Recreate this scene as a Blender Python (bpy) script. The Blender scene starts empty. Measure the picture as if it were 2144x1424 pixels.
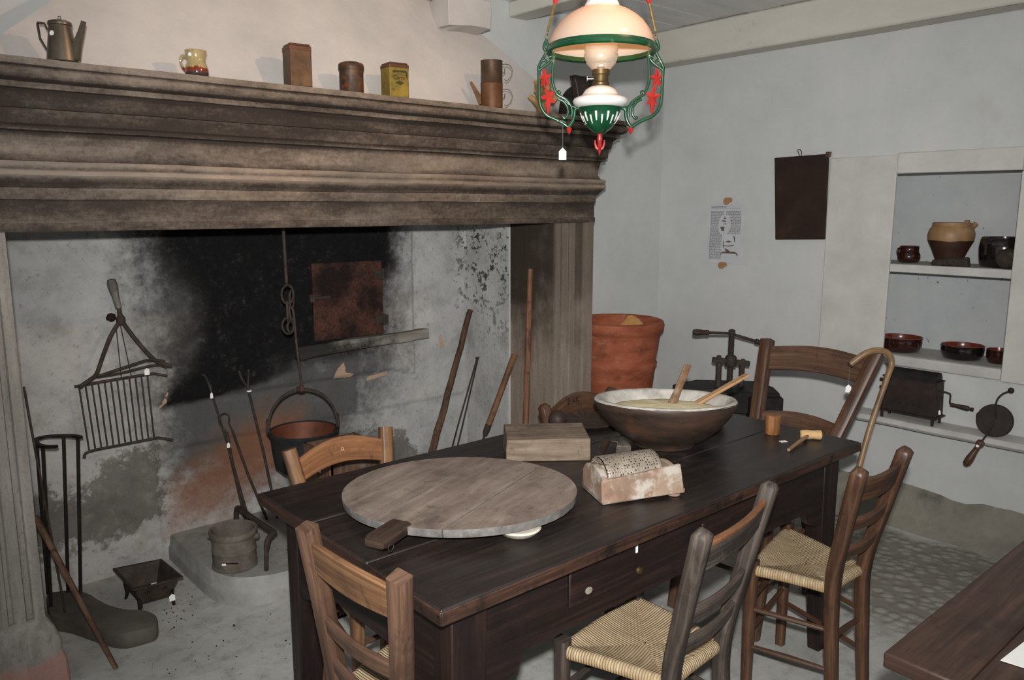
import bpy, bmesh, math, random
from mathutils import Vector as V, Matrix, Euler, noise as mnoise
SC = bpy.context.scene
RND = random.Random(11)
PI = math.pi
def lin(c):
    return tuple(((x/255)/12.92 if x/255 <= .04045 else ((x/255+.055)/1.055)**2.4) for x in c) + (1.,)

# ------------------------------------------------------------------ materials
class NT:
    def __init__(s, name):
        s.m = bpy.data.materials.new(name); s.m.use_nodes = True
        s.t = s.m.node_tree; s.N = s.t.nodes; s.L = s.t.links
        s.b = s.N['Principled BSDF']; s.tc = s.N.new('ShaderNodeTexCoord')
    def lk(s, a, b): s.L.new(a, b)
    def map(s, coord='Object', sc=(1, 1, 1), rot=(0, 0, 0), loc=(0, 0, 0)):
        n = s.N.new('ShaderNodeMapping'); s.lk(s.tc.outputs[coord], n.inputs[0])
        n.inputs['Scale'].default_value = sc; n.inputs['Rotation'].default_value = rot; n.inputs['Location'].default_value = loc
        return n.outputs[0]
    def noise(s, vec, scale=5, det=6, rough=.6, dist=0):
        n = s.N.new('ShaderNodeTexNoise'); s.lk(vec, n.inputs['Vector'])
        n.inputs['Scale'].default_value = scale; n.inputs['Detail'].default_value = det
        n.inputs['Roughness'].default_value = rough; n.inputs['Distortion'].default_value = dist
        return n.outputs['Fac']
    def vor(s, vec, scale=5, feat='F1', rnd=1.):
        n = s.N.new('ShaderNodeTexVoronoi'); s.lk(vec, n.inputs['Vector']); n.feature = feat
        n.inputs['Scale'].default_value = scale; n.inputs['Randomness'].default_value = rnd
        return n.outputs['Distance']
    def rng(s, val, lo, hi, a=0., b=1.):
        n = s.N.new('ShaderNodeMapRange'); n.interpolation_type = 'SMOOTHSTEP'
        s.lk(val, n.inputs[0]); n.inputs[1].default_value = lo; n.inputs[2].default_value = hi
        n.inputs[3].default_value = a; n.inputs[4].default_value = b
        return n.outputs[0]
    def math(s, op, a, b=None, c=None):
        n = s.N.new('ShaderNodeMath'); n.operation = op
        for i, x in enumerate((a, b, c)):
            if x is None: continue
            if isinstance(x, (int, float)): n.inputs[i].default_value = x
            else: s.lk(x, n.inputs[i])
        return n.outputs[0]
    def ramp(s, fac, stops):
        n = s.N.new('ShaderNodeValToRGB'); s.lk(fac, n.inputs[0]); e = n.color_ramp.elements
        while len(e) < len(stops): e.new(.5)
        for x, (p, c) in zip(e, stops): x.position = p; x.color = lin(c)
        return n.outputs[0]
    def mix(s, fac, a, b, mode='MIX'):
        n = s.N.new('ShaderNodeMix'); n.data_type = 'RGBA'; n.blend_type = mode
        for i, x in ((0, fac), (6, a), (7, b)):
            if isinstance(x, (int, float)): n.inputs[i].default_value = x
            elif isinstance(x, tuple): n.inputs[i].default_value = lin(x)
            else: s.lk(x, n.inputs[i])
        return n.outputs[2]
    def attr(s, name):
        n = s.N.new('ShaderNodeAttribute'); n.attribute_name = name
        return n.outputs['Fac']
    def bump(s, h, st=.3, dist=.01):
        n = s.N.new('ShaderNodeBump'); s.lk(h, n.inputs['Height'])
        n.inputs['Strength'].default_value = st; n.inputs['Distance'].default_value = dist
        s.lk(n.outputs[0], s.b.inputs['Normal'])
    def fin(s, col=None, rough=.7, spec=.3, metal=0., coat=0.):
        if col is not None: s.lk(col, s.b.inputs['Base Color'])
        if isinstance(rough, (int, float)): s.b.inputs['Roughness'].default_value = rough
        else: s.lk(rough, s.b.inputs['Roughness'])
        s.b.inputs['Specular IOR Level'].default_value = spec
        if isinstance(metal, (int, float)): s.b.inputs['Metallic'].default_value = metal
        else: s.lk(metal, s.b.inputs['Metallic'])
        s.b.inputs['Coat Weight'].default_value = coat
        return s.m

def M(name, stops, ns=8, sc=(1, 1, 1), coord='Object', det=7, rough=.7, spec=.3, metal=0., coat=0., bump=.3, bd=.004, bns=None, dirt=(), dist=0):
    """noise-ramped surface; dirt = (colour, noise scale, lo, hi[, mapping scale, amount])"""
    t = NT(name)
    n = t.noise(t.map(coord, sc), ns, det, .65, dist)
    c = t.ramp(n, stops)
    for i, d in enumerate(dirt):
        k = t.noise(t.map('Object', d[4] if len(d) > 4 else (1, 1, 1), loc=(3.1*i+1, 2.2, .7*i)), d[1], 5, .65)
        f = t.rng(k, d[2], d[3], 0., d[5] if len(d) > 5 else 1.)
        c = t.mix(f, c, d[0])
    h = n if bns is None else t.noise(t.map('Object'), bns, 6, .65)
    if bump: t.bump(h, bump, bd)
    return t.fin(c, rough, spec, metal, coat)

def wood(name, a, b, c, rough=.5, spec=.35, dirt=(), grain=(70, 3, 1), bump=.25, coat=0.):
    dk = tuple(int(x*.62) for x in a); lt = tuple(min(255, int(x*1.25+12)) for x in c)
    dirt = [(dk, 7, .48, .74, (1, 1, 1), .55), (dk, 34, .56, .72, (1, 1, .4), .5), (lt, 95, .66, .76, (1, 1, 1), .35)] + list(dirt)
    return M(name, [(.28, a), (.5, b), (.72, c)], 1, grain, 'UV', 6, rough, spec, 0, coat, bump, .002, None, dirt, .6)

# ------------------------------------------------------------------ meshes
ORG = {}
def W(*a): return V(a)
class MB:
    def __init__(s):
        s.bm = bmesh.new(); s.uv = s.bm.loops.layers.uv.new('UVMap')
    def face(s, vs, uvs=None, smooth=True):
        try: f = s.bm.faces.new(vs)
        except ValueError: return None
        f.smooth = smooth
        if uvs:
            for l, q in zip(f.loops, uvs): l[s.uv].uv = q
        return f
    def loft(s, secs, closed=True, cap=True, ring=False):
        n = len(secs[0]); rows = [[s.bm.verts.new(p) for p in q] for q in secs]
        per = [0.]
        for i in range(n): per.append(per[-1] + (secs[0][(i+1) % n] - secs[0][i]).length)
        if per[-1] < 1e-4:
            for i in range(n): per[i+1] = per[i] + (secs[1][(i+1) % n] - secs[1][i]).length
        ln = [0.]
        for j in range(1, len(secs)+1):
            a, b = secs[j-1], secs[j % len(secs)]
            ln.append(ln[-1] + max((b[i]-a[i]).length for i in range(n)))
        m = len(rows) if ring else len(rows)-1
        for j in range(m):
            r0, r1 = rows[j], rows[(j+1) % len(rows)]
            for i in range(n if closed else n-1):
                k = (i+1) % n
                s.face([r0[i], r0[k], r1[k], r1[i]], [(per[i], ln[j]), (per[i+1], ln[j]), (per[i+1], ln[j+1]), (per[i], ln[j+1])])
        if cap and closed and not ring:
            for r in ((rows[0][::-1], rows[-1]) if cap is True else (rows[0][::-1],)):
                ex = sorted(range(3), key=lambda a: min(v.co[a] for v in r) - max(v.co[a] for v in r))
                s.face(r, [(v.co[ex[1]], v.co[ex[0]]) for v in r])
        return rows
    def sweep(s, pts, prof, nrm=None, sc=None, cap=True, ring=False):
        """prof: 2-D points in (normal, binormal); nrm fixed up-hint or None (parallel transport)"""
        pts = [V(p) for p in pts]; n = len(pts); secs = []; N0 = None
        for i, p in enumerate(pts):
            if ring: t = pts[(i+1) % n] - pts[i-1]
            else: t = pts[min(i+1, n-1)] - pts[max(i-1, 0)]
            t.normalize()
            if nrm is not None: h = V(nrm)
            elif N0 is None: h = V((0, 0, 1)) if abs(t.z) < .9 else V((1, 0, 0))
            else: h = N0
            N = h - t*h.dot(t)
            if N.length < 1e-5: N = t.orthogonal()
            N.normalize(); N0 = N; B = t.cross(N)
            k = 1. if sc is None else (sc[i] if isinstance(sc, (list, tuple)) else sc)
            secs.append([p + N*(a*k) + B*(b*k) for a, b in prof])
        return s.loft(secs, True, cap, ring)
    def tube(s, pts, r, seg=8, ring=False, cap=True):
        pr = [(math.cos(2*PI*i/seg), math.sin(2*PI*i/seg)) for i in range(seg)]
        rr = list(r) if isinstance(r, (list, tuple)) else [r]*len(pts)
        return s.sweep(pts, pr, None, rr, cap, ring)
    def bar(s, pts, w, h, nrm=(0, 0, 1)):
        return s.sweep(pts, [(h/2, w/2), (h/2, -w/2), (-h/2, -w/2), (-h/2, w/2)][::-1], nrm)
    def lathe(s, c, prof, seg=24, ax=None, cap=True):
        """prof (radius, height) along ax from c"""
        c = V(c); q = V((0, 0, 1)).rotation_difference(V(ax).normalized()).to_matrix() if ax is not None else Matrix.Identity(3)
        secs = [[c + q @ V((max(r, 1e-5)*math.cos(2*PI*i/seg), max(r, 1e-5)*math.sin(2*PI*i/seg), z)) for i in range(seg)] for r, z in prof]
        return s.loft(secs, True, cap)
    def hexa(s, lo, hi):
        """lo / hi: four corners each, same order (counter-clockwise from above)"""
        lo = [V(p) for p in lo]; hi = [V(p) for p in hi]; P = lo + hi
        vs = [s.bm.verts.new(p) for p in P]
        d = [(lo[1]-lo[0]).length, (lo[3]-lo[0]).length, (hi[0]-lo[0]).length]
        ax = [(lo[1]-lo[0]).normalized(), (lo[3]-lo[0]).normalized(), (hi[0]-lo[0]).normalized()]
        order = sorted(range(3), key=lambda i: -d[i])
        for f, pl in (((3, 2, 1, 0), 2), ((4, 5, 6, 7), 2), ((0, 1, 5, 4), 1), ((1, 2, 6, 5), 0), ((2, 3, 7, 6), 1), ((3, 0, 4, 7), 0)):
            inp = [i for i in order if i != pl]; va, ua = ax[inp[0]], ax[inp[1]]
            s.face([vs[i] for i in f], [((P[i]-lo[0]).dot(ua) + .37*pl, (P[i]-lo[0]).dot(va) + .2*pl) for i in f], False)
    def box(s, c, size, rot=(0, 0, 0), top=1.):
        c = V(c); R = Euler(rot).to_matrix(); x, y, z = (q/2 for q in size)
        q = [(-1, -1), (1, -1), (1, 1), (-1, 1)]
        s.hexa([c + R @ V((a*x, b*y, -z)) for a, b in q], [c + R @ V((a*x*top, b*y*top, z)) for a, b in q])
    def bx(s, x0, x1, y0, y1, z0, z1):
        s.box(((x0+x1)/2, (y0+y1)/2, (z0+z1)/2), (x1-x0, y1-y0, z1-z0))
    def prism(s, pts, ext):
        pts = [V(p) for p in pts]; e = V(ext)
        return s.loft([pts, [p+e for p in pts]])
    def grid(s, fn, nu, nv):
        vs = [[s.bm.verts.new(fn(i/nu, j/nv)) for i in range(nu+1)] for j in range(nv+1)]
        for j in range(nv):
            for i in range(nu):
                s.face([vs[j][i], vs[j][i+1], vs[j+1][i+1], vs[j+1][i]], [(i/nu, j/nv), ((i+1)/nu, j/nv), ((i+1)/nu, (j+1)/nv), (i/nu, (j+1)/nv)])
        return vs
    def ball(s, c, r, seg=12, sq=(1, 1, 1), jit=0., seed=0):
        g = bmesh.ops.create_icosphere(s.bm, subdivisions=3 if seg > 8 else 2, radius=1.)
        for v in g['verts']:
            k = 1 + jit*mnoise.noise(v.co*1.7 + V((seed, seed*.7, 3)))
            v.co = V(c) + V((v.co.x*sq[0], v.co.y*sq[1], v.co.z*sq[2]))*r*k
        for f in {f for v in g['verts'] for f in v.link_faces}: f.smooth = True
    def wobble(s, amp, freq, seed=0):
        for v in s.bm.verts:
            v.co += mnoise.noise_vector(v.co*freq + V((seed, seed, seed)))*amp
    def build(s, name, mat, parent=None, bevel=0., seg=2, ang=40, loc=None, sub=0, solid=0.):
        me = bpy.data.meshes.new(name)
        org = ORG[parent.name] if parent is not None else (V(loc) if loc is not None else V((0, 0, 0)))
        bmesh.ops.translate(s.bm, verts=s.bm.verts, vec=-org)
        bmesh.ops.recalc_face_normals(s.bm, faces=s.bm.faces)
        s.bm.to_mesh(me); s.bm.free()
        o = bpy.data.objects.new(name, me); SC.collection.objects.link(o)
        for m in (mat if isinstance(mat, list) else [mat]): me.materials.append(m)
        if parent is not None: o.parent = parent
        else: o.location = org
        ORG[o.name] = org
        if solid:
            q = o.modifiers.new('Solidify', 'SOLIDIFY'); q.thickness = solid; q.offset = 0
        if bevel:
            q = o.modifiers.new('Bevel', 'BEVEL'); q.width = bevel; q.segments = seg; q.limit_method = 'ANGLE'; q.angle_limit = math.radians(ang); q.use_clamp_overlap = True
        if sub:
            q = o.modifiers.new('Subsurf', 'SUBSURF'); q.levels = sub; q.render_levels = sub
        if not bevel:
            me.set_sharp_from_angle(angle=math.radians(ang))
        else:
            for p in me.polygons: p.use_smooth = True
            me.set_sharp_from_angle(angle=math.radians(60))
        return o

def tag(o, label, cat, group=None):
    o['label'] = label; o['category'] = cat
    if group: o['group'] = group
    return o
def thing(name, loc, label, cat, group=None):
    o = bpy.data.objects.new(name, None); SC.collection.objects.link(o); o.location = loc
    o.empty_display_size = .05; ORG[o.name] = V(loc)
    return tag(o, label, cat, group)
def struct(o): o['kind'] = 'structure'; return o
def lerp(a, b, t): return V(a)*(1-t) + V(b)*t
def curve(pts, n=6):
    """Catmull-Rom through points"""
    P = [V(p) for p in pts]; P = [P[0]*2-P[1]] + P + [P[-1]*2-P[-2]]; out = []
    for i in range(1, len(P)-2):
        a, b, c, d = P[i-1:i+3]
        for k in range(n):
            t = k/n
            out.append(.5*((2*b) + (c-a)*t + (2*a-5*b+4*c-d)*t*t + (3*b-a-3*c+d)*t**3))
    return out + [P[-2]]
def circ(c, r, n, a, b, t0=0, t1=2*PI):
    c = V(c); a = V(a); b = V(b)
    return [c + a*(r*math.cos(t0+(t1-t0)*i/n)) + b*(r*math.sin(t0+(t1-t0)*i/n)) for i in range(n if t1-t0 > 6.28 else n+1)]
def textpart(name, s, size, mtx, mat, parent, ext=.0006):
    cu = bpy.data.curves.new('t', 'FONT'); cu.body = s; cu.size = size; cu.extrude = ext; cu.align_x = 'CENTER'; cu.align_y = 'CENTER'
    o = bpy.data.objects.new('t', cu); SC.collection.objects.link(o)
    bpy.context.view_layer.update()
    me = bpy.data.meshes.new_from_object(o.evaluated_get(bpy.context.evaluated_depsgraph_get()))
    bpy.data.objects.remove(o); me.transform(Matrix.Translation(-ORG[parent.name]) @ mtx); me.name = name
    q = bpy.data.objects.new(name, me); SC.collection.objects.link(q); q.parent = parent
    me.materials.clear(); me.materials.append(mat)
    return q
def frame(o, x, y):
    """matrix: origin o, text x-axis, text y-axis"""
    x = V(x).normalized(); y = V(y); y = (y - x*y.dot(x)).normalized(); z = x.cross(y)
    return Matrix(((x.x, y.x, z.x, o[0]), (x.y, y.y, z.y, o[1]), (x.z, y.z, z.z, o[2]), (0, 0, 0, 1)))
RT = V((.757, -.653, 0)).normalized(); FW = V((.653, .757, 0)).normalized()   # room diagonal: right / forward
# ------------------------------------------------------------------ camera, light
cam = bpy.data.cameras.new('camera'); co = bpy.data.objects.new('camera', cam); SC.collection.objects.link(co)
cam.sensor_width = 36; cam.lens = 1650/2144*36; cam.clip_start = .02
co.location = (0, 0, 1.57); co.rotation_euler = (math.radians(80.5), 0, math.radians(-40.8)); SC.camera = co
SC.view_settings.view_transform = 'Standard'; SC.view_settings.look = 'None'; SC.view_settings.gamma = 1; SC.view_settings.exposure = 0
SC.view_settings.use_curve_mapping = False
wd = bpy.data.worlds.new('World'); SC.world = wd; wd.use_nodes = True
wd.node_tree.nodes['Background'].inputs[0].default_value = (.92, .96, 1., 1); wd.node_tree.nodes['Background'].inputs[1].default_value = .40
def light(name, kind, loc, power, col=(1, 1, 1), size=.03, aim=None, **kw):
    l = bpy.data.lights.new(name, kind); l.energy = power; l.color = col
    if kind in ('POINT', 'SPOT'): l.shadow_soft_size = size
    o = bpy.data.objects.new(name, l); SC.collection.objects.link(o); o.location = loc
    if aim is not None: o.rotation_euler = (V(aim)-V(loc)).to_track_quat('-Z', 'Y').to_euler()
    for k, v in kw.items(): setattr(l, k, v)
    return o
# the flash on top of the camera
light('flash_light', 'SPOT', (-.02, -.03, 1.71), 440, (1, .985, .96), .025, (2.3, 2.35, 1.30), spot_size=math.radians(98), spot_blend=1.)
# warm ceiling spotlight that washes the chimney hood
light('ceiling_spotlight', 'SPOT', (1.86, .95, 2.55), 46, (1, .62, .38), .03, (1.35, 2.95, 2.05), spot_size=math.radians(75), spot_blend=.9)
# bulb inside the lamp shade
light('lamp_bulb', 'POINT', (1.80, 1.68, 2.112), .75, (1, .55, .22), .018)

# ------------------------------------------------------------------ materials
m_plaster = M('whitewash', [(.3, (188, 189, 188)), (.55, (196, 197, 195)), (.8, (203, 203, 200))], 3, rough=.9, spec=.1, bump=.5, bd=.006, bns=9,
              dirt=[((164, 165, 165), 2.2, .58, .8, (1, 1, .6), .5), ((174, 164, 140), 1.6, .62, .85, (1, 1, 1), .55), ((120, 118, 112), 30, .72, .8, (1, 1, 1), .5)])
m_hood = M('hood_plaster', [(.3, (178, 173, 168)), (.7, (196, 189, 183))], 4, rough=.9, spec=.1, bump=.55, bd=.008, bns=6)
m_niche = M('niche_plaster', [(.3, (174, 178, 179)), (.6, (186, 189, 189)), (.85, (196, 195, 191))], 5, rough=.9, spec=.1, bump=.4, bns=12,
            dirt=[((60, 62, 62), 24, .66, .71, (1, 1, 1), .9)])
m_board = M('painted_board', [(.3, (184, 182, 176)), (.7, (205, 203, 198))], 5, rough=.75, spec=.2, bump=.25, dirt=[((130, 128, 120), 9, .66, .8, (1, 3, .6), .5), ((70, 66, 60), 45, .72, .77)])
m_shelf = M('shelf_paint', [(.3, (175, 173, 168)), (.7, (200, 198, 194))], 7, rough=.7, spec=.2, bump=.3, dirt=[((120, 112, 104), 12, .6, .8, (1, 1, 6), .6)])
m_beam = M('limewashed_beam', [(.3, (188, 184, 174)), (.7, (208, 204, 194))], 3, (1, .4, 1), rough=.85, spec=.1, bump=.4, bns=8,
           dirt=[((150, 118, 74), 2.6, .60, .72, (1, .8, 1), .8), ((140, 135, 125), 7, .62, .8, (1, .5, 1), .5)])
m_ceil = M('ceiling_boards', [(.3, (206, 205, 202)), (.7, (226, 225, 222))], 3, (.4, 2, 1), rough=.85, spec=.1, bump=.3, dirt=[((120, 120, 116), 12, .66, .8, (.4, 2, 1), .5)])

def floor_mat():
    t = NT('floor_concrete'); v = t.map()
    n = t.noise(v, 2.2, 8, .65); n2 = t.noise(v, 14, 6, .7)
    c = t.ramp(n, [(.3, (158, 157, 152)), (.55, (186, 185, 180)), (.8, (200, 199, 194))])
    c = t.mix(t.rng(n2, .45, .75, 0, .5), c, (98, 96, 92))
    sep = t.N.new('ShaderNodeSeparateXYZ'); t.lk(v, sep.inputs[0])
    # cobbled strip along the niche wall
    cob = t.math('MULTIPLY', t.rng(t.math('ADD', sep.outputs[0], t.math('MULTIPLY', n, .5)), 3.0, 3.35), t.rng(t.math('ADD', sep.outputs[0], t.math('MULTIPLY', n, .3)), 4.05, 3.95))
    vd = t.vor(t.map('Object', (1, 1, .001)), 22, 'F1')
    stones = t.rng(vd, .75, .2)
    c = t.mix(t.math('MULTIPLY', cob, t.rng(vd, .3, .65, .05, .5)), c, (78, 74, 66))
    c = t.mix(t.math('MULTIPLY', cob, .45), c, (120, 112, 94))
    h = t.math('ADD', t.math('MULTIPLY', n2, .6), t.math('MULTIPLY', t.math('MULTIPLY', cob, stones), 1.6))
    t.bump(h, .45, .008)
    return t.fin(c, .75, .25)
m_floor = floor_mat()
m_dado = M('stone_skirting', [(.3, (112, 109, 101)), (.55, (134, 130, 119)), (.8, (152, 147, 134))], 5, rough=.9, spec=.1, bump=.7, bd=.01, bns=16, dirt=[((72, 70, 64), 4, .55, .75)])

def mantel_mat():
    t = NT('sooty_carved_stone'); v = t.map('Object', (.35, 1, 1)); v2 = t.map()
    n = t.noise(v, 9, 8, .75); k = t.noise(v2, 55, 6, .8); b = t.noise(t.map('Object', (.5, 1, 1.4)), 3.0, 6, .62); q = t.noise(t.map('Object', (.5, 1, 1.6)), 16, 7, .75)
    c = t.ramp(n, [(.25, (98, 85, 73)), (.45, (126, 111, 97)), (.62, (150, 133, 117)), (.8, (176, 158, 139))])
    sep = t.N.new('ShaderNodeSeparateXYZ'); t.lk(v2, sep.inputs[0])
    c = t.mix(t.rng(sep.outputs[0], -1.2, -.2, .55, 0), c, (128, 124, 118))
    g = t.math('ADD', t.attr('member_tone'), t.math('MULTIPLY', t.math('SUBTRACT', b, .5), 1.25))
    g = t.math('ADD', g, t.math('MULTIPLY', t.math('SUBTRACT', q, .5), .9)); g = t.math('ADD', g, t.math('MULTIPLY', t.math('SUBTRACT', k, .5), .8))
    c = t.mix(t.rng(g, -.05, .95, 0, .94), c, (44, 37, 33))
    c = t.mix(t.rng(k, .66, .74, 0, .45), c, (168, 140, 104))
    c = t.mix(t.rng(k, .30, .24, 0, .8), c, (34, 29, 26))
    t.bump(t.math('ADD', n, t.math('MULTIPLY', k, .8)), .6, .006)
    return t.fin(c, .8, .2)
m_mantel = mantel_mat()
def jamb_mat():
    t = NT('jamb_stone'); v = t.map('Object', (1, 1, .12)); v2 = t.map()
    n = t.noise(v, 22, 6, .65); k = t.noise(v2, 70, 4, .7); b = t.noise(v2, 3, 5, .6)
    sep = t.N.new('ShaderNodeSeparateXYZ'); t.lk(v2, sep.inputs[0])
    c = t.ramp(n, [(.28, (112, 108, 102)), (.5, (136, 131, 124)), (.75, (160, 154, 145))])
    c = t.mix(t.rng(k, .5, .72, 0, .45), c, (84, 80, 74))
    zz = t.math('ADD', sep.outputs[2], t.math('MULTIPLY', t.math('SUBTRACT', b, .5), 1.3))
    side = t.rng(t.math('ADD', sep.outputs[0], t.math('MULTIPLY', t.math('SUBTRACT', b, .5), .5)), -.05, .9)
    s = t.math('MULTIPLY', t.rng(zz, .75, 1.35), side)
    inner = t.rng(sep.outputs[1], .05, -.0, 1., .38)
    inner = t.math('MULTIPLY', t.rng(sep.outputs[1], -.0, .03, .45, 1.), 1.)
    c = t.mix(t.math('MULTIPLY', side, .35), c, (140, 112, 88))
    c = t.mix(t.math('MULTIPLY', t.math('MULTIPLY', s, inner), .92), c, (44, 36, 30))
    c = t.mix(t.math('MULTIPLY', t.rng(t.math('ADD', sep.outputs[2], t.math('MULTIPLY', t.math('SUBTRACT', b, .5), .25)), .13, .09), .55), c, (165, 112, 100))
    t.bump(t.math('ADD', n, k), .4, .005)
    return t.fin(c, .85, .15)
m_jamb = jamb_mat()
def back_mat():
    t = NT('sooted_plaster'); v = t.map()
    n = t.noise(v, 4, 8, .68); k = t.noise(v, 38, 5, .75); f = t.noise(v, 11, 7, .7)
    c = t.ramp(n, [(.3, (142, 142, 140)), (.5, (172, 172, 170)), (.75, (192, 190, 186))])
    c = t.mix(t.rng(k, .56, .72, 0, .55), c, (96, 94, 90))
    c = t.mix(t.rng(t.noise(t.map('Object', loc=(5, 0, 2)), 5, 6, .6), .6, .7, 0, .5), c, (140, 138, 124))
    j = t.math('SUBTRACT', t.math('ADD', t.math('MULTIPLY', f, .7), t.math('MULTIPLY', k, .3)), .5)
    def at(nm, g, lo=.35, hi=.65): return t.rng(t.math('ADD', t.attr(nm), t.math('MULTIPLY', j, g)), lo, hi)
    c = t.mix(t.math('MULTIPLY', at('grey', 1.4, .0, .8), .86), c, (56, 53, 51))
    c = t.mix(t.math('MULTIPLY', at('rust', 1.2, .15, .8), .8), c, (128, 86, 62))
    c = t.mix(t.math('MULTIPLY', at('damp', 1.9, .36, .58), .8), c, t.ramp(f, [(.35, (74, 71, 65)), (.55, (92, 88, 80)), (.7, (128, 124, 116))]))
    c = t.mix(at('soot', 1.3, .12, .88), c, t.ramp(t.math('ADD', t.math('MULTIPLY', k, .6), t.math('MULTIPLY', f, .4)), [(.35, (16, 16, 17)), (.56, (27, 26, 26)), (.66, (58, 55, 52)), (.74, (112, 106, 98))]))
    sp = t.N.new('ShaderNodeSeparateXYZ'); t.lk(v, sp.inputs[0]); mo = t.math('MULTIPLY', t.rng(sp.outputs[0], 2.60, 2.72), t.rng(t.math('ADD', sp.outputs[2], t.math('MULTIPLY', n, .5)), 1.0, 1.5))
    c = t.mix(t.math('MULTIPLY', mo, t.rng(t.math('ADD', t.math('MULTIPLY', f, .5), t.math('MULTIPLY', k, .5)), .52, .56, 0, .9)), c, (44, 42, 39))
    c = t.mix(t.math('MULTIPLY', at('peel', .8, .45, .5), .9), c, (178, 150, 128))
    t.bump(t.math('ADD', f, t.math('MULTIPLY', k, .35)), .55, .012)
    return t.fin(c, .9, .1)
m_back = back_mat()

# ------------------------------------------------------------------ room shell
def S(mb, name, mat, **k): return struct(mb.build(name, mat, **k))
b = MB(); b.grid(lambda u, v: V((-1.2+5.3*u, -1.2+4.85*v, 0)), 20, 20); S(b, 'floor', m_floor)
b = MB()   # niche wall, with the cupboard recess cut in
for y0, y1, z0, z1 in ((-1.2, 1.08, 0, 2.7), (1.95, 3.25, 0, 2.7), (1.08, 1.95, 0, .83), (1.08, 1.95, 1.735, 2.7)): b.bx(4., 4.4, y0, y1, z0, z1)
S(b, 'wall_right', m_plaster)
b = MB(); b.bx(4.30, 4.38, 1.07, 1.96, .8, 1.75); b.bx(4.001, 4.3, 1.943, 1.952, .825, 1.74); b.bx(4.001, 4.3, 1.078, 1.087, .825, 1.74); S(b, 'wall_niche', m_niche)
b = MB()
b.bx(2.73, 4.0, 3.2, 3.6, 0, 2.7); b.bx(-1.2, .35, 3.2, 3.6, 0, 2.7); b.bx(.35, 2.73, 3.2, 3.54, 1.72, 2.7)
S(b, 'wall_back', m_plaster)
b = MB(); b.bx(-1.2, 4., -1.2, 3.2, 2.66, 2.7)
y = -1.2
while y < 3.2:
    w = .19 + .03*RND.random(); b.bx(-1.2, 4., y, min(y+w, 3.2), 2.60 + .006*RND.random(), 2.66); y += w + .005
S(b, 'ceiling', m_ceil, bevel=.003, seg=1)
b = MB(); b.bx(3.86, 4.0, -1.2, 3.2, 2.412, 2.6); bmesh.ops.subdivide_edges(b.bm, edges=b.bm.edges[:], cuts=6); b.wobble(.006, 1.7, 3); S(b, 'trim_1', m_beam, bevel=.01)
b = MB(); b.bx(2.74, 2.86, -1.2, 3.2, 2.525, 2.6); S(b, 'trim_2', m_beam, bevel=.006)
b = MB(); b.bx(2.21, 2.44, 2.98, 3.2, 2.385, 2.51); b.bx(2.10, 2.43, 3.0, 3.2, 2.515, 2.6); b.loft([[V((2.27, 2.99, 2.385)), V((2.43, 2.985, 2.385)), V((2.44, 3.2, 2.36)), V((2.25, 3.2, 2.36))], [V((2.22, 2.985, 2.40)), V((2.435, 2.985, 2.40)), V((2.435, 3.2, 2.40)), V((2.22, 3.2, 2.40))]]); bmesh.ops.subdivide_edges(b.bm, edges=b.bm.edges[:], cuts=3, use_grid_fill=True); b.wobble(.014, 7, 5); S(b, 'trim_3', m_hood, bevel=.008)
# cupboard frame
b = MB(); b.bx(3.982, 4.0, 1.745, 2.088, .812, 1.825); S(b, 'trim_4', m_board, bevel=.004)
b = MB(); b.bx(3.978, 4.03, 1.204, 1.745, 1.735, 1.835); S(b, 'trim_5', m_board, bevel=.006)
b = MB(); b.bx(3.976, 4.0, .6, 1.204, .79, 1.73); S(b, 'trim_6', m_board, bevel=.004)
b = MB(); b.bx(3.999, 4.31, 1.08, 1.95, 1.258, 1.298); b.bx(3.985, 4.0, 1.206, 1.744, 1.258, 1.298); S(b, 'trim_7', m_shelf, bevel=.004)
b = MB(); b.bx(4.0, 4.31, 1.08, 1.95, .80, .846); b.bx(3.975, 4.0, 1.204, 1.744, .792, .846); b.wobble(.004, 6); S(b, 'trim_8', m_shelf, bevel=.008)
b = MB(); b.loft([[V((3.86, y, .525)), V((3.875, y, .545)), V((4.0, y, .548)), V((4.0, y, .505)), V((3.875, y, .508))] for y in [-.4+2.24*i/24 for i in range(25)]]); b.wobble(.005, 4, 2); S(b, 'trim_9', m_shelf, bevel=.004)
# rough stone skirting fillet under the niche wall
b = MB()
b.loft([[V((3.86+.03*mnoise.noise(V((y*3, 1, 0))), y, -.01)), V((3.93, y, .05)), V((3.975, y, .12)), V((4.0, y, .19+.02*mnoise.noise(V((y*4, 7, 0))))), V((4.02, y, .19)), V((4.02, y, -.01))] for y in [-.6+3.8*i/60 for i in range(61)]])
b.wobble(.01, 9, 4); S(b, 'baseboard_right', m_dado, ang=60)

# chimney recess: back wall with its soot, scorch and damp patches
def sd(px, pz, poly):
    ins = False; d = 9.
    for i in range(len(poly)):
        ax, az = poly[i]; bx_, bz = poly[i-1]
        if (az > pz) != (bz > pz) and px < (bx_-ax)*(pz-az)/(bz-az)+ax: ins = not ins
        ex, ez = bx_-ax, bz-az; t = max(0, min(1, ((px-ax)*ex+(pz-az)*ez)/(ex*ex+ez*ez)))
        d = min(d, math.hypot(px-ax-ex*t, pz-az-ez*t))
    return d if ins else -d
def soft(d, w): return max(0, min(1, .5 + d/w))
P_SOOT = [(1.02, 2.), (1.0, 1.5), (1.06, 1.33), (1.17, 1.17), (1.15, .98), (1.09, .84), (1.03, .705), (1.25, .715), (1.5, .752), (1.69, .82), (2.05, .84), (2.16, .93), (2.145, 1.16), (2.24, 1.25), (2.26, 1.5), (2.25, 2.)]
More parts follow.
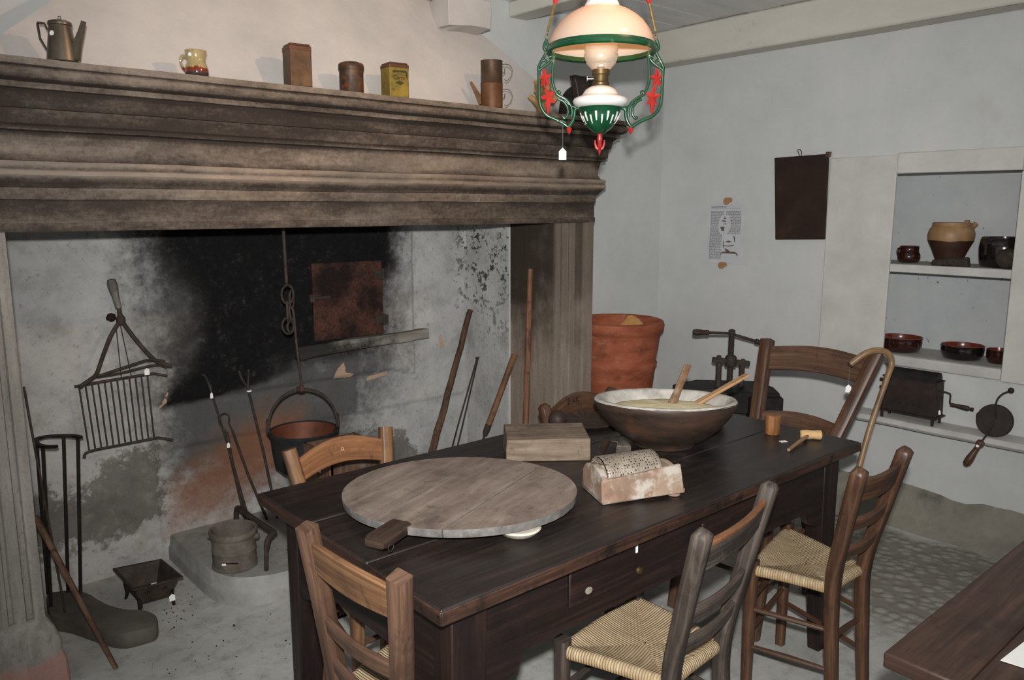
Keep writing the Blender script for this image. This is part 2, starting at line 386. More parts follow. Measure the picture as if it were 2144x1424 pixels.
P_GREY = [(.93, 1.5), (.98, 1.2), (.98, .8), (1.0, .55), (1.05, .35), (1.5, .3), (1.95, .35), (2.1, .55), (2.3, .78), (2.3, 1.5), (2.3, 2.), (.9, 2.)]
P_RUST = [(1.03, .12), (1.02, .33), (1.25, .50), (1.5, .62), (1.7, .6), (1.6, .3), (1.3, .12)]
P_DAMP = [(.35, .12), (.35, .42), (.58, .44), (.64, .37), (.72, .40), (.8, .5), (.9, .53), (1.0, .56), (1.0, .2), (.8, .16), (.6, .2)]
P_DAMP2 = [(1.6, .1), (1.75, .33), (2.0, .42), (2.3, .35), (2.4, .2), (2.3, .1)]
P_PEEL = [[(1.86, .72), (1.88, .765), (1.92, .80), (1.93, .74), (1.97, .73), (1.97, .715)], [(2.05, .70), (2.06, .68), (2.18, .70), (2.18, .715)], [(1.0, .69), (1.03, .72), (1.06, .79), (1.04, .72)], [(2.52, .86), (2.54, .88), (2.56, .80), (2.53, .79)]]
b = MB(); NX, NZ = 200, 150
def bw(u, v):
    x, z = .35+2.38*u, 1.95*v
    d = .014*mnoise.noise(V((x*2.3, 0, z*2.3))) + .007*mnoise.noise(V((x*9, 4, z*9)))
    if x > 1.0 and z < .52: d += .012
    if 1.0 < x < 2.35 and z > .72 - .25*max(0, x-2.2): d -= .02
    if x < .37 or x > 2.71: d = 0
    return V((x, 3.55 + d, z))
b.grid(bw, NX, NZ)
o = S(b, 'wall_recess', m_back, ang=70)
for nm in ('soot', 'grey', 'rust', 'damp', 'peel'):
    a = o.data.attributes.new(nm, 'FLOAT', 'POINT')
    for i, q in enumerate(o.data.vertices):
        x, z = q.co.x, q.co.z
        if nm == 'soot': w = soft(sd(x, z, P_SOOT), (.30 if x < 1.7 else .20) if z > .86 else .05 + .25*max(0, min(1, (z-.76)*10)))
        elif nm == 'grey': w = soft(sd(x, z, P_GREY), .35)*(.85 if x < 2.0 else .7)
        elif nm == 'rust': w = soft(sd(x, z, P_RUST), .25)*.8
        elif nm == 'damp': w = max(soft(sd(x, z, P_DAMP), .26), .9*soft(sd(x, z, P_DAMP2), .2))
        else: w = max(soft(sd(x, z, p), .05) for p in P_PEEL)
        a.data[i].value = w
b = MB(); b.bx(2.72, 2.732, 3.19, 3.56, 0, 1.95); S(b, 'wall_recess_right', m_back)
b = MB(); b.bx(.34, .352, 3.19, 3.56, 0, 1.95); S(b, 'wall_recess_left', m_back)
b = MB(); b.bx(.34, 2.74, 3.0, 3.56, 1.94, 1.96); S(b, 'ceiling_recess', M('chimney_soot', [(.3, (20, 20, 20)), (.7, (34, 32, 31))], 6))

# ------------------------------------------------------------------ fireplace
FP = thing('fireplace', (1.58, 2.85, 0), 'huge old stone fireplace with moulded mantel shelf and white plaster hood', 'fireplace')
prof = [(.115, 2.004), (.118, 1.984), (.108, 1.981), (.113, 1.972), (.116, 1.960), (.112, 1.948), (.098, 1.940), (.090, 1.938), (.090, 1.922),
        (.080, 1.919), (.066, 1.905), (.060, 1.885), (.058, 1.868), (.050, 1.866), (.049, 1.858), (.047, 1.824), (.040, 1.818), (.040, 1.806), (.022, 1.802), (.018, 1.785), (.012, 1.760), (.012, 1.735), (.022, 1.716),
        (.038, 1.713), (.042, 1.703), (.038, 1.693), (.036, 1.690), (.042, 1.684), (.042, 1.672), (.030, 1.660), (.020, 1.648), (.012, 1.636), (.006, 1.633),
        (.006, 1.598), (.0, 1.595), (.0, 1.525), (.004, 1.521), (.004, 1.497), (-.2, 1.497), (-.2, 2.004)]
X0, X1, YF = .145, 3.02, 2.85
secs = [[V((X0-p, 3.2, z)) for p, z in prof]]
for i in range(71):
    u = i/70; x = lambda p: (X0-p)*(1-u) + (X1+p)*u
    secs.append([V((x(p), YF-p, z)) for p, z in prof])
secs.append([V((X1+p, 3.2, z)) for p, z in prof])
b = MB(); b.loft(secs)
for v in b.bm.verts:
    if v.co.y < 3.15: v.co += V((0, .004*mnoise.noise(V((v.co.x*5, v.co.z*14, 1))), .004*mnoise.noise(V((v.co.x*2.3, 5, v.co.z*2)))))
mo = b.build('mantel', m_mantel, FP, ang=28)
TONES = [.25, .35, .8, .35, .45, .75, 1., .55, .5, 1., .78, .74, .95, .6, .72, .8, 1., .6, .95, .45, .32, .38, .62, .12, .0, .45, .5, -.05, .0, .62, .85, .7, .42, .55, .85, .5, .6, .7, .8, .8, .8]  # tone per moulding member: grooves and undersides darker, ridges lighter
ga = mo.data.attributes.new('member_tone', 'FLOAT', 'POINT')
for i in range(len(mo.data.vertices)): ga.data[i].value = TONES[i % len(prof)]
def jamb(x0, x1, flip):
    w = x1-x0; pf = [(0, 0), (.03, 0), (.034, .012), (.05, .012), (.054, 0), (.085, 0), (.09, .010), (.10, .010), (.104, 0), (.135, .0), (.139, .018), (.20, .018), (.204, 0), (w, 0)]
    if flip: pf = [(w-a, c) for a, c in pf][::-1]
    ring = lambda z, e=0: [V((x0 + a + (e if a > w/2 else -e), YF + c - e, z)) for a, c in pf] + [V((x1+e, 3.2, z)), V((x0-e, 3.2, z))]
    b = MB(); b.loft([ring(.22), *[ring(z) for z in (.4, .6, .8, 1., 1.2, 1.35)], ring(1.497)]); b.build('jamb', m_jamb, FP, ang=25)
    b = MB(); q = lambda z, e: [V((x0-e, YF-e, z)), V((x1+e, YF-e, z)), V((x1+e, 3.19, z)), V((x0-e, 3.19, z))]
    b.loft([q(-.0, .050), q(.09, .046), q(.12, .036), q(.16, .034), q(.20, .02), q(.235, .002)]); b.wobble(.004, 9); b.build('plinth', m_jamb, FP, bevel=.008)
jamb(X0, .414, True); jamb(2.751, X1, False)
b = MB(); hq = lambda z, y, xa, xb: [V((xa, y, z)), V((xb, y, z)), V((xb, 3.2, z)), V((xa, 3.2, z))]
b.loft([hq(2.0+.6*t, 2.88+.32*t*.995, .36+.72*t, 2.98-.78*t) for t in [i/24 for i in range(25)]]); bmesh.ops.subdivide_edges(b.bm, edges=[e for e in b.bm.edges if e.calc_length() > .3], cuts=40)
b.wobble(.006, 3.5, 8); b.build('hood', m_hood, FP, ang=60)
# ------------------------------------------------------------------ kitchen table and chairs
m_tbl = wood('table_wood', (24, 20, 19), (35, 29, 27), (52, 41, 37), .40, .5, [((98, 92, 88), 4, .54, .82, (1, 1, 1), .45), ((150, 145, 138), 40, .74, .8, (1, 1, 1), .5)], (45, 2.2, 1), .15)
m_tblside = wood('table_apron_wood', (20, 15, 14), (32, 22, 20), (52, 34, 28), .45, .4, [((84, 66, 56), 45, .72, .8, (1, 1, 1), .6)], (45, 2.2, 1), .15)
m_edge = wood('worn_table_edge', (32, 23, 19), (54, 37, 29), (86, 58, 44), .45, .4, [((26, 20, 18), 18, .5, .7)], (60, 3, 1))
m_brown = wood('chair_brown', (58, 42, 33), (88, 65, 51), (120, 92, 74), .5, .4, [((60, 50, 44), 9, .58, .8, (1, 1, 1), .7), ((178, 165, 150), 50, .72, .78, (1, 1, 1), .6)])
m_grey = wood('chair_weathered', (42, 36, 33), (66, 57, 51), (98, 88, 80), .6, .3, [((150, 140, 130), 40, .66, .76, (1, 1, 1), .5), ((110, 66, 36), 6, .64, .8)])
m_honey = wood('chair_honey', (78, 56, 40), (112, 81, 56), (148, 110, 76), .42, .4, [((74, 54, 42), 8, .56, .76, (1, 1, 1), .75), ((190, 180, 165), 60, .72, .78)])
m_worn = wood('worn_orange_wood', (84, 56, 38), (122, 82, 54), (152, 108, 74), .42, .45, [((70, 46, 30), 12, .6, .8)])
m_redwood = wood('chair_red_brown', (52, 35, 26), (78, 54, 39), (108, 78, 57), .42, .45, [((50, 40, 34), 8, .56, .8), ((150, 130, 112), 60, .72, .78, (1, 1, 1), .5)])
m_darkwood = wood('dark_wood', (32, 24, 20), (50, 38, 31), (74, 58, 48), .6, .3, [((100, 92, 84), 12, .62, .8, (1, 1, 1), .5)])
m_tagw = M('tag_card', [(.3, (235, 234, 228)), (.7, (248, 247, 243))], 20, rough=.8, bump=0)
m_string = M('tag_string', [(.3, (80, 100, 84)), (.7, (110, 128, 108))], 20, bump=0)
m_ink = M('dark_ink', [(.3, (40, 28, 22)), (.7, (58, 42, 32))], 20, bump=0)
m_brass = M('aged_brass', [(.3, (72, 60, 40)), (.7, (108, 90, 58))], 20, rough=.45, metal=.7, bump=.1)
def seatmat():
    t = NT('rush_seat'); uv = t.N.new('ShaderNodeSeparateXYZ'); t.lk(t.map('UV'), uv.inputs[0])
    u = uv.outputs[0]; fr = t.math('FRACT', u); tri = t.math('SINE', t.math('MULTIPLY', fr, PI)); fl = t.math('FLOOR', u)
    cb = t.N.new('ShaderNodeCombineXYZ'); t.lk(fl, cb.inputs[0]); t.lk(t.math('MULTIPLY', uv.outputs[1], .25), cb.inputs[1])
    n = t.noise(cb.outputs[0], 1.7, 3, .7)
    c = t.ramp(n, [(.2, (146, 124, 94)), (.45, (168, 146, 114)), (.6, (182, 161, 130)), (.8, (202, 186, 158))])
    c = t.mix(t.rng(t.attr('drop'), .3, .9, 0, .35), c, (190, 140, 66))
    c = t.mix(t.rng(tri, .5, .0, 0, .42), c, (110, 92, 68))
    c = t.mix(t.rng(t.noise(t.map(), 6, 4), .5, .8, 0, .35), c, (120, 116, 110))
    t.bump(tri, .8, .003)
    return t.fin(c, .75, .25)
m_rush = seatmat()

def hang_tag(parent, top, drop=.05, w=.018, h=.026, face=None, string=True):
    """little white museum tag with its thread"""
    f = RT if face is None else V(face); top = V(top); e = top - V((0, 0, drop)); n = f.cross(V((0, 0, 1)))
    b = MB(); pts = [e, e + f*w/2 - V((0, 0, h*.3)), e + f*w/2 - V((0, 0, h)), e - f*w/2 - V((0, 0, h)), e - f*w/2 - V((0, 0, h*.3))]
    b.prism(pts, n*.0012); g = b.build('tag', m_tagw, parent, ang=20); g['label'] = 'white paper tag'
    if string and drop > .004:
        b = MB(); b.tube([top, e - V((0, 0, .004))], .0007, 5); b.build('tag_string', m_string, g if parent.parent is None else parent)

# table: top edge 0.77 m
TX0, TX1, TY0, TY1, TZ = .855, 2.64, 1.208, 2.095, .77
T = thing('kitchen_table', ((TX0+TX1)/2, (TY0+TY1)/2, 0), 'long dark brown farmhouse table with a drawer, chairs all around it', 'table')
b = MB()
yy = [TY0+.001, 1.50, 1.80, TY1-.001]
for i in range(3): b.bx(TX0, TX1, yy[i]+.0012, yy[i+1]-.0012, TZ-.032, TZ)
b.build('tabletop', m_tbl, T, bevel=.004)
b = MB(); e = .0015
b.bx(TX0-e, TX1+e, TY0-.004, TY0+.0015, TZ-.033, TZ-.002); b.bx(TX0-.004, TX0+.0015, TY0-e, TY1+e, TZ-.033, TZ-.002); b.build('edge_moulding', m_edge, T, bevel=.002)
lx0, lx1, ly0, ly1 = .91, 2.585, 1.25, 2.05
def tleg(x, y, sx, sy):
    b = MB(); w0, w1 = (.10, .07), (.055, .045)
    q = lambda w, z: [V((x, y, z)), V((x+sx*w[0], y, z)), V((x+sx*w[0], y+sy*w[1], z)), V((x, y+sy*w[1], z))]
    k = lambda w, z: q(w, z) if sx*sy > 0 else q(w, z)[::-1]
    b.hexa(k(w1, 0), k(w0, .735)) if False else b.loft([k(w1, 0), k((.092, .066), .5), k(w0, .735)])
    b.build('leg', m_tblside, T, bevel=.004)
for x, sx in ((lx0, 1), (lx1, -1)):
    for y, sy in ((ly0, 1), (ly1, -1)): tleg(x, y, sx, sy)
def apron(p0, p1, inner, zb, nm):
    p0, p1 = V(p0), V(p1); L = (p1-p0).length; d = (p1-p0).normalized(); c = .11
    out = [(0, .735), (0, zb-.07)] + [(.0+c*math.sin(a), zb-.07+.07*(1-math.cos(a))) for a in [i*PI/16 for i in range(1, 9)]]
    out += [(L-q[0], q[1]) for q in out[::-1]]
    b = MB(); pts = [p0 + d*q[0] + V((0, 0, q[1])) for q in out]; b.prism(pts, V(inner)*.022); b.build(nm, m_tblside, T, ang=30)
apron((lx0+.095, ly0+.003, 0), (lx1-.095, ly0+.003, 0), (0, 1, 0), .562, 'apron')
apron((lx0+.095, ly1-.003, 0), (lx1-.095, ly1-.003, 0), (0, -1, 0), .562, 'apron')
apron((lx0+.003, ly0+.065, 0), (lx0+.003, ly1-.065, 0), (1, 0, 0), .545, 'apron')
apron((lx1-.003, ly0+.065, 0), (lx1-.003, ly1-.065, 0), (-1, 0, 0), .545, 'apron')
b = MB(); b.bx(1.258, 1.925, ly0-.006, ly0+.002, .618, .728); dr = b.build('drawer', m_tblside, T, bevel=.004)
b = MB(); b.lathe((1.50, ly0-.006, .645), [(.004, 0), (.006, .004), (.011, .010), (.009, .016), (.002, .018)], 14, (0, -1, 0)); b.build('knob', m_brass, dr)
b = MB(); b.prism([V((1.322+.012*math.cos(a), ly0-.006, .645+.009*math.sin(a))) for a in [i*PI/6 for i in range(12)]], (0, -.002, 0)); b.build('keyhole_plate', M('keyhole_bone', [(.3, (110, 104, 92)), (.7, (160, 152, 138))], 60), dr)
b = MB(); b.box((1.50, ly0-.0065, .70), (.008, .001, .02)); b.build('paint_fleck', m_tagw, dr)
b = MB(); b.box((1.78, ly0-.010, .69), (.012, .008, .012)); b.build('wood_peg', m_edge, T, bevel=.003)

def chair(label, TL, TR, SL, SR, AL, AR, zs=.45, back=.03, rails=((.87, .07, .03, 0), (.45, .04, .01, 0), (.23, .04, .01, 0)), mp=None, mr=None, ms=None, pr=.017, rnd=True, bdir=None, sabre=0., edge=None, strung=True, foot=None):
    """TL/TR rear post tops, SL/SR posts at seat height, AL/AR front leg tops (world)"""
    TL, TR, SL, SR, AL, AR = map(V, (TL, TR, SL, SR, AL, AR))
    c0 = (SL+SR+AL+AR)/4; t = thing('rush_seat_chair', (c0.x, c0.y, 0), label, 'chair', 'old rush-seat chairs')
    fwd = ((AL+AR)-(SL+SR)); fwd.z = 0; fwd.normalize(); bk = -fwd; wd = (SR-SL); wd.z = 0; wd.normalize()
    mp = mp or m_brown; mr = mr or mp; ms = ms or mr
    for Tt, Ss in ((TL, SL), (TR, SR)):
        F = V((Ss.x, Ss.y, 0)) + bk*back
        b = MB(); P = curve([F, lerp(F, Ss, .55) + fwd*.004, Ss, lerp(Ss, Tt, .5) + fwd*.004, Tt], 5)
        n = len(P); sc = [.85+.25*min(1, i/(n*.5)) for i in range(n)]
        pf = [(-1, -.86), (-.86, -1), (.86, -1), (1, -.86), (1, .86), (.86, 1), (-.86, 1), (-1, .86)]
        pf = [(a*pr, c*pr*1.05) for a, c in pf]
        if rnd: P = P + [P[-1] + (P[-1]-P[-2]).normalized()*pr*.7]; sc += [.55]
        b.sweep(P, pf, fwd, sc); b.build('rear_post', mp, t, ang=50)
    for A, s in ((AL, -1), (AR, 1)):
        F = V((A.x, A.y, 0)) + fwd*sabre + wd*s*.0; b = MB()
        P = curve([F, lerp(F, A, .45) - fwd*sabre*.35, A - V((0, 0, .05)), A + V((0, 0, .018))], 4); n = len(P)
        b.sweep(P, [(a*pr, c*pr) for a, c in ((-1, -.8), (-.8, -1), (.8, -1), (1, -.8), (1, .8), (.8, 1), (-.8, 1), (-1, .8))], fwd, [.8+.3*i/n for i in range(n)]); b.build('front_leg', mp, t, ang=50)
    # back rails
    for k, (u, h, arch, low) in enumerate(rails):
        a, c = lerp(SL, TL, u), lerp(SR, TR, u); b = MB(); N = 12; q = []
        up = ((TL-SL)+(TR-SR)).normalized(); bd = up.cross(wd); bd = bd if bd.dot(bk) > 0 else -bd
        for i in range(N+1):
            v = i/N; s = math.sin(PI*v); p = lerp(a, c, v) + bd*(.014*s)
            q.append([p + bd*.007 - up*(h/2-low*s), p - bd*.007 - up*(h/2-low*s), p - bd*.007 + up*(h/2+arch*s), p + bd*.007 + up*(h/2+arch*s)])
        b.loft(q); b.build('top_rail' if k == 0 else 'slat', mr if k == 0 else ms, t, bevel=.003)
    if edge:
        u, h, arch, low = rails[0]; a, c = lerp(SL, TL, u), lerp(SR, TR, u); up = ((TL-SL)+(TR-SR)).normalized(); b = MB(); q = []
        bd = up.cross(wd); bd = bd if bd.dot(bk) > 0 else -bd
        for i in range(13):
            v = i/12; s = math.sin(PI*v); p = lerp(a, c, v) + bd*(.014*s) + up*(h/2+arch*s)
            q.append([p + bd*.0075 - up*.010, p - bd*.0075 - up*.010, p - bd*.0075 + up*.002, p + bd*.0075 + up*.002])
        b.loft(q); b.build('worn_edge', edge, t, bevel=.002)
    # rush seat
    C = [SL + fwd*.012, SR + fwd*.012, AR, AL]
    C = [V((p.x, p.y, zs)) for p in C]; cen = sum(C, V())/4; b = MB(); dl = b.bm.verts.layers.float.new('drop')
    for k in range(4):
        A, B = C[k], C[(k+1) % 4]; L = (B-A).length; ax = (B-A)/L; out = ax.cross(V((0, 0, 1))); out = out if out.dot((A+B)/2-cen) > 0 else -out
        nS = round(L/.0075); rows = []
        prof = [(t_, 0, 0) for t_ in (0.02, .15, .3, .45, .6, .72, .84, .93, 1.)] + [(1, .010, -.004), (1, .016, -.014), (1, .014, -.028), (1, .002, -.036), (1, -.03, -.034)]
        for t_, o_, dz in prof:
            r = []
            for i in range(25):
                e = A + (B-A)*(i/24); p = cen + (e-cen)*t_ + out*o_*min(1, 12*min(i, 24-i)/24+.2)
                p.z = zs + dz - .016*(1-t_**3) + .004*math.sin(PI*i/24)*t_
                vv = b.bm.verts.new(p); vv[dl] = min(1, -dz/.036) if k in (0, 1, 2, 3) else 0; r.append(vv)
            rows.append(r)
        for j in range(len(rows)-1):
            for i in range(24):
                vs = [rows[j][i], rows[j][i+1], rows[j+1][i+1], rows[j+1][i]]
                b.face(vs, [((v.co-A).dot(ax)/L*nS, (v.co-A).dot(out)*40 - v.co.z*40 + k*7) for v in vs])
    bmesh.ops.remove_doubles(b.bm, verts=b.bm.verts, dist=.0008)
    b.build('seat', m_rush, t, ang=80)
    # stretchers
    g = lambda P, z: V((P.x, P.y, z))
    rr = .0095
    for P, Q, zz in ((SL, AL, (.30, .17)), (SR, AR, (.30, .17)), (AL, AR, (.33, .22)), (SL, SR, (.27,))):
        for z in zz:
            b = MB(); b.tube([g(P, z), lerp(g(P, z), g(Q, z), .5) + V((0, 0, .001)), g(Q, z)], [rr*.8, rr, rr*.8], 8); b.build('stretcher', ms, t)
    return t, fwd, wd
z9 = .45
cD, _, _ = chair('worn honey-brown chair in front, seen from behind at the near left corner of the table', (.725, 1.525, .885), (.747, 1.19, .885), (.805, 1.565, z9), (.815, 1.305, z9), (1.09, 1.67, z9), (1.155, 1.40, z9), rails=((.84, .075, .012, .0), (.43, .042, .0, .0), (.17, .042, .0, .0)), mp=m_brown, mr=m_honey, ms=m_brown, rnd=False)
cE, _, _ = chair('weathered grey-brown chair with orange worn top rail, near long side of the table', (1.35, .94, .88), (1.729, 1.01, .88), (1.425, 1.065, z9), (1.668, 1.085, z9), (1.335, 1.345, z9), (1.68, 1.39, z9), rails=((.84, .075, .0, .0), (.45, .042, 0, 0), (.24, .042, 0, 0)), mp=m_grey, mr=m_grey, ms=m_grey, edge=m_worn)
cF, _, _ = chair('reddish-brown chair at the right end of the near long side, beside the walking cane', (2.03, .925, .87), (2.316, .927, .87), (2.185, 1.05, z9), (2.385, 1.05, z9), (2.12, 1.285, z9), (2.475, 1.37, z9), rails=((.84, .08, .0, .0), (.55, .045, 0, 0), (.30, .045, 0, 0)), mp=m_redwood, mr=m_redwood, ms=m_redwood)
cA, fA, wA = chair('chair behind the far left corner of the table, letter B scratched on its arched rail', (1.03, 2.27, .82), (1.40, 2.295, .82), (1.09, 2.19, .43), (1.34, 2.21, .43), (1.03, 1.87, .43), (1.37, 1.89, .43), .43, rails=((.80, .075, .045, .035), (.30, .05, .02, .02)), mp=m_honey, mr=m_worn, ms=m_brown, rnd=False)
cB, fB, wB = chair('chair behind the big flour bowl, dark letters carved into its arched rail', (2.075, 2.21, .795), (2.50, 2.24, .795), (2.13, 2.15, .43), (2.44, 2.17, .43), (2.07, 1.84, .43), (2.50, 1.86, .43), .43, rails=((.80, .085, .055, .04), (.30, .05, .02, .02)), mp=m_redwood, mr=m_redwood, ms=m_redwood)
cC, _, _ = chair('tall dark red chair at the far table end with the cane hung on it', (3.08, 1.85, 1.0), (3.12, 1.385, 1.0), (2.86, 1.77, .45), (2.88, 1.50, .45), (2.44, 1.80, .45), (2.47, 1.45, .45), rails=((.86, .105, .03, .025), (.40, .085, .025, .025)), mp=m_redwood, mr=m_redwood, ms=m_redwood, pr=.021, sabre=.04, rnd=False)
textpart('carved_letter', 'B', .018, frame((1.205, 2.245, .79), -RT*-1, (0, .12, 1)), M('scratched_wood', [(.3, (190, 150, 108)), (.7, (206, 170, 130))], 30), cA)
textpart('carved_letters', 'E AK', .034, frame((2.225, 2.196, .80), (1, .05, 0), (-.05, .1, 1)), m_ink, cB)
# ------------------------------------------------------------------ things on the table
def solo(mb, name, mat, loc, label, cat, group=None, **k):
    return tag(mb.build(name, mat, None, loc=loc, **k), label, cat, group)
m_bread = wood('floured_board', (106, 92, 83), (128, 113, 103), (152, 138, 127), .75, .2, [((98, 90, 85), 5, .5, .8, (1, 1, 1), .5), ((122, 90, 78), 7, .6, .8, (1, 1, 1), .5), ((190, 182, 174), 40, .72, .78, (1, 1, 1), .6)], (22, 3, 1), .15)
m_rim = M('floury_rim', [(.3, (80, 77, 74)), (.55, (104, 101, 98)), (.75, (130, 127, 124))], 30, rough=.85, spec=.1, dirt=[((74, 66, 58), 9, .55, .75)])
A0 = V((1.251, 1.667, .797)); e1 = V((.91, .41, 0)).normalized(); e2 = V((-e1.y, e1.x, 0)); tilt = Matrix.Rotation(.046, 3, RT) 
TB = lambda p: A0 + tilt @ V(p)
if (tilt @ FW).z > 0: tilt = Matrix.Rotation(-.046, 3, RT)
t = thing('bread_board', (1.251, 1.667, .77), 'big round wooden board with a stub handle, lying on the table', 'board')
R_ = .321; cuts = [-R_, -.115, .075, R_]
for k in range(3):
    lo, hi = cuts[k]+.0018, cuts[k+1]-.0018; N = 28; pts = []
    for i in range(N+1):
        w = lo+(hi-lo)*i/N; pts.append((math.sqrt(max(0, R_*R_-w*w)), w))
    pts = pts + [(-a, w) for a, w in pts[::-1]]
    b = MB(); top = [TB(e1*a + e2*w + V((0, 0, .010))) for a, w in pts]; mid = [TB(e1*a*1.004 + e2*w*1.0 + V((0, 0, .004))) for a, w in pts]; bot = [TB(e1*a*.99 + e2*w*.995 + V((0, 0, -.011))) for a, w in pts]
    n = len(pts); vt = [b.bm.verts.new(p) for p in top]; vm = [b.bm.verts.new(p) for p in mid]; vb = [b.bm.verts.new(p) for p in bot]
    b.face(vt, [(w*1., a) for a, w in pts]); b.face(vb[::-1], [(w, a) for a, w in pts[::-1]])
    for P, Q in ((vt, vm), (vm, vb)):
        for i in range(n):
            j = (i+1) % n; f = b.face([P[i], Q[i], Q[j], P[j]], [(0, i*.02), (.02, i*.02), (.02, i*.02+.02), (0, i*.02+.02)])
            if f: f.material_index = 1
    b.build('plank', [m_bread, m_rim], t, ang=50)
b = MB(); h0, h1 = TB(e1*-.300 + V((0, 0, .001))), TB(e1*-.412 + V((0, 0, -.003)))
b.sweep([h0, lerp(h0, h1, .5), lerp(h0, h1, .88), h1], [(-.013, -.026), (-.008, -.031), (.010, -.031), (.015, -.022), (.015, .022), (.010, .031), (-.008, .031), (-.013, .026)], (0, 0, 1), [1, 1.02, 1.03, .84]); b.build('handle', m_darkwood, t, ang=50)
b = MB(); hc = lerp(h0, h1, .85) + e2*-.034; b.tube(circ(hc - V((0, 0, .010)), .011, 14, e1, V((0, 0, 1))), .0012, 5, ring=True); b.build('wire_loop', m_darkwood, t)
b = MB(); b.lathe((1.224, 1.392, .7705), [(.030, 0), (.045, .006), (.056, .018), (.052, .0225), (.03, .0225)], 24); solo(b, 'saucer', M('white_saucer', [(.3, (168, 162, 148)), (.7, (190, 184, 170))], 9, rough=.45), (1.224, 1.392, .7705), 'small white saucer propping up the near edge of the round board', 'saucer')
# chopping block
m_block = wood('block_wood', (88, 74, 62), (116, 101, 87), (142, 127, 111), .75, .2, [((80, 66, 54), 14, .58, .75, (1, 1, 1), .6)], (40, 5, 1), .4)
b = MB(); d1 = V((.80, -.60, 0)); d2 = V((.60, .80, 0)); P = V((1.562, 1.838, .7705)); q = [P, P+d1*.272, P+d1*.275+d2*.19, P+d2*.192]
b.hexa(q, [p + V((0, 0, .074)) + (d1*-.002 if i in (1, 2) else d1*.003) for i, p in enumerate(q)]); bmesh.ops.subdivide_edges(b.bm, edges=b.bm.edges[:], cuts=4, use_grid_fill=True); b.wobble(.0022, 14)
solo(b, 'chopping_block', m_block, (1.76, 1.83, .77), 'thick pale rectangular wood block on the table behind the round board', 'block', bevel=.004)
# hand tool
b = MB(); P = curve([p - FW*.075 - RT*.012 for p in (V((1.80, 1.655, .779)), V((1.853, 1.70, .780)), V((1.915, 1.745, .79)), V((1.955, 1.76, .806)), V((1.985, 1.742, .806)), V((1.99, 1.72, .792)), V((1.972, 1.705, .7725)))], 5)
t = thing('hand_scraper', (1.83, 1.66, .77), 'small hooked scraper with curved dark wooden handle, beside the chopping block', 'hand tool')
b.sweep(P[:18], [(-.004, -.008), (.006, -.007), (.006, .007), (-.004, .008)], (0, 0, 1), [.8, .85, .9, .95, 1, 1.1, 1.2, 1.3, 1.4, 1.5, 1.6, 1.7, 1.7, 1.7, 1.6, 1.5, 1.4, 1.2]); b.build('handle', m_darkwood, t)
b = MB(); b.sweep(P[16:], [(-.0012, -.024), (.0012, -.024), (.0012, .024), (-.0012, .024)], (0, 0, 1)); b.build('blade', M('worn_blade', [(.3, (84, 78, 70)), (.7, (130, 122, 112))], 30, rough=.5, metal=.7), t)
b = MB(); b.tube(circ(V((1.742, 1.592, .776)), .012, 14, V((1, 0, 0)), V((0, 1, .3))), .0008, 5, ring=True); b.build('green_thread', m_string, t)
# grater
m_grbox = M('floured_box_wood', [(.3, (106, 86, 72)), (.5, (132, 110, 94)), (.75, (158, 140, 122))], 9, rough=.8, spec=.15, bump=.3, dirt=[((172, 166, 157), 14, .48, .64, (1, 1, 1), .8), ((120, 80, 58), 16, .58, .70, (1, 1, 1), .8)])
def holes_mat():
    t = NT('pierced_tin'); d = t.vor(t.map('UV', (1, 1, 1)), 1, 'F1', .45); n = t.noise(t.map(), 30, 4)
    c = t.ramp(n, [(.3, (126, 115, 103)), (.7, (160, 148, 134))]); c = t.mix(t.rng(d, .34, .24), c, (38, 34, 32)); t.bump(d, .6, .002); return t.fin(c, .55, .4, .35)
m_holes = holes_mat()
g1 = V((.913, -.407, 0)).normalized(); g2 = V((.407, .913, 0)).normalized(); G0 = V((1.522, 1.385, .7715)); up = V((0, 0, 1))
GP = lambda a, c, z: G0 + g1*a + g2*c + up*(z + .010*a/.25)
t = thing('cheese_grater', tuple(G0 + g1*.12 + g2*.07 - up*.0015), 'floured wooden box with a curved pierced tin grater on top', 'grater')
b = MB(); b.hexa([GP(.0, .0, 0), GP(.25, .0, 0), GP(.25, .145, 0), GP(0, .145, 0)], [GP(.0, .0, .012), GP(.25, .0, .012), GP(.25, .145, .012), GP(0, .145, .012)]); b.build('base', m_grbox, t, bevel=.002)
b = MB(); b.hexa([GP(-.003, -.004, .004), GP(.247, -.004, .0), GP(.247, .010, .0), GP(-.003, .010, .004)], [GP(-.003, .004, .066), GP(.236, .004, .083), GP(.236, .016, .083), GP(-.003, .016, .066)]); b.build('side_board', m_grbox, t, bevel=.003)
b = MB(); b.hexa([GP(0, .135, 0), GP(.247, .135, 0), GP(.247, .149, 0), GP(0, .149, 0)], [GP(0, .135, .060), GP(.236, .135, .062), GP(.236, .149, .062), GP(0, .149, .060)]); b.build('side_board', m_grbox, t, bevel=.003)
b = MB(); pts = [(.0, .002), (.145, .002)] + [(.0725+.070*math.cos(a), .058+.034*math.sin(a)) for a in [i*PI/10 for i in range(11)]]
b.prism([GP(.0, c, z) for c, z in pts], g1*.018); b.build('end_board', m_grbox, t, ang=35, bevel=.002)
b = MB(); b.prism([GP(.222, c, z*.80) for c, z in pts], g1*.014); b.build('end_board', m_grbox, t, ang=35, bevel=.002)
b = MB(); NA = 16; b.grid(lambda u, v: GP(.020+.165*u, .0740-.062*math.cos(PI*(.02+.96*v)), .062+.048*math.sin(PI*(.02+.96*v))), 20, NA)
for f in b.bm.faces:
    for l in f.loops: l[b.uv].uv = (l[b.uv].uv[0]*22, l[b.uv].uv[1]*19)
b.build('grater_plate', m_holes, t, solid=.0012)
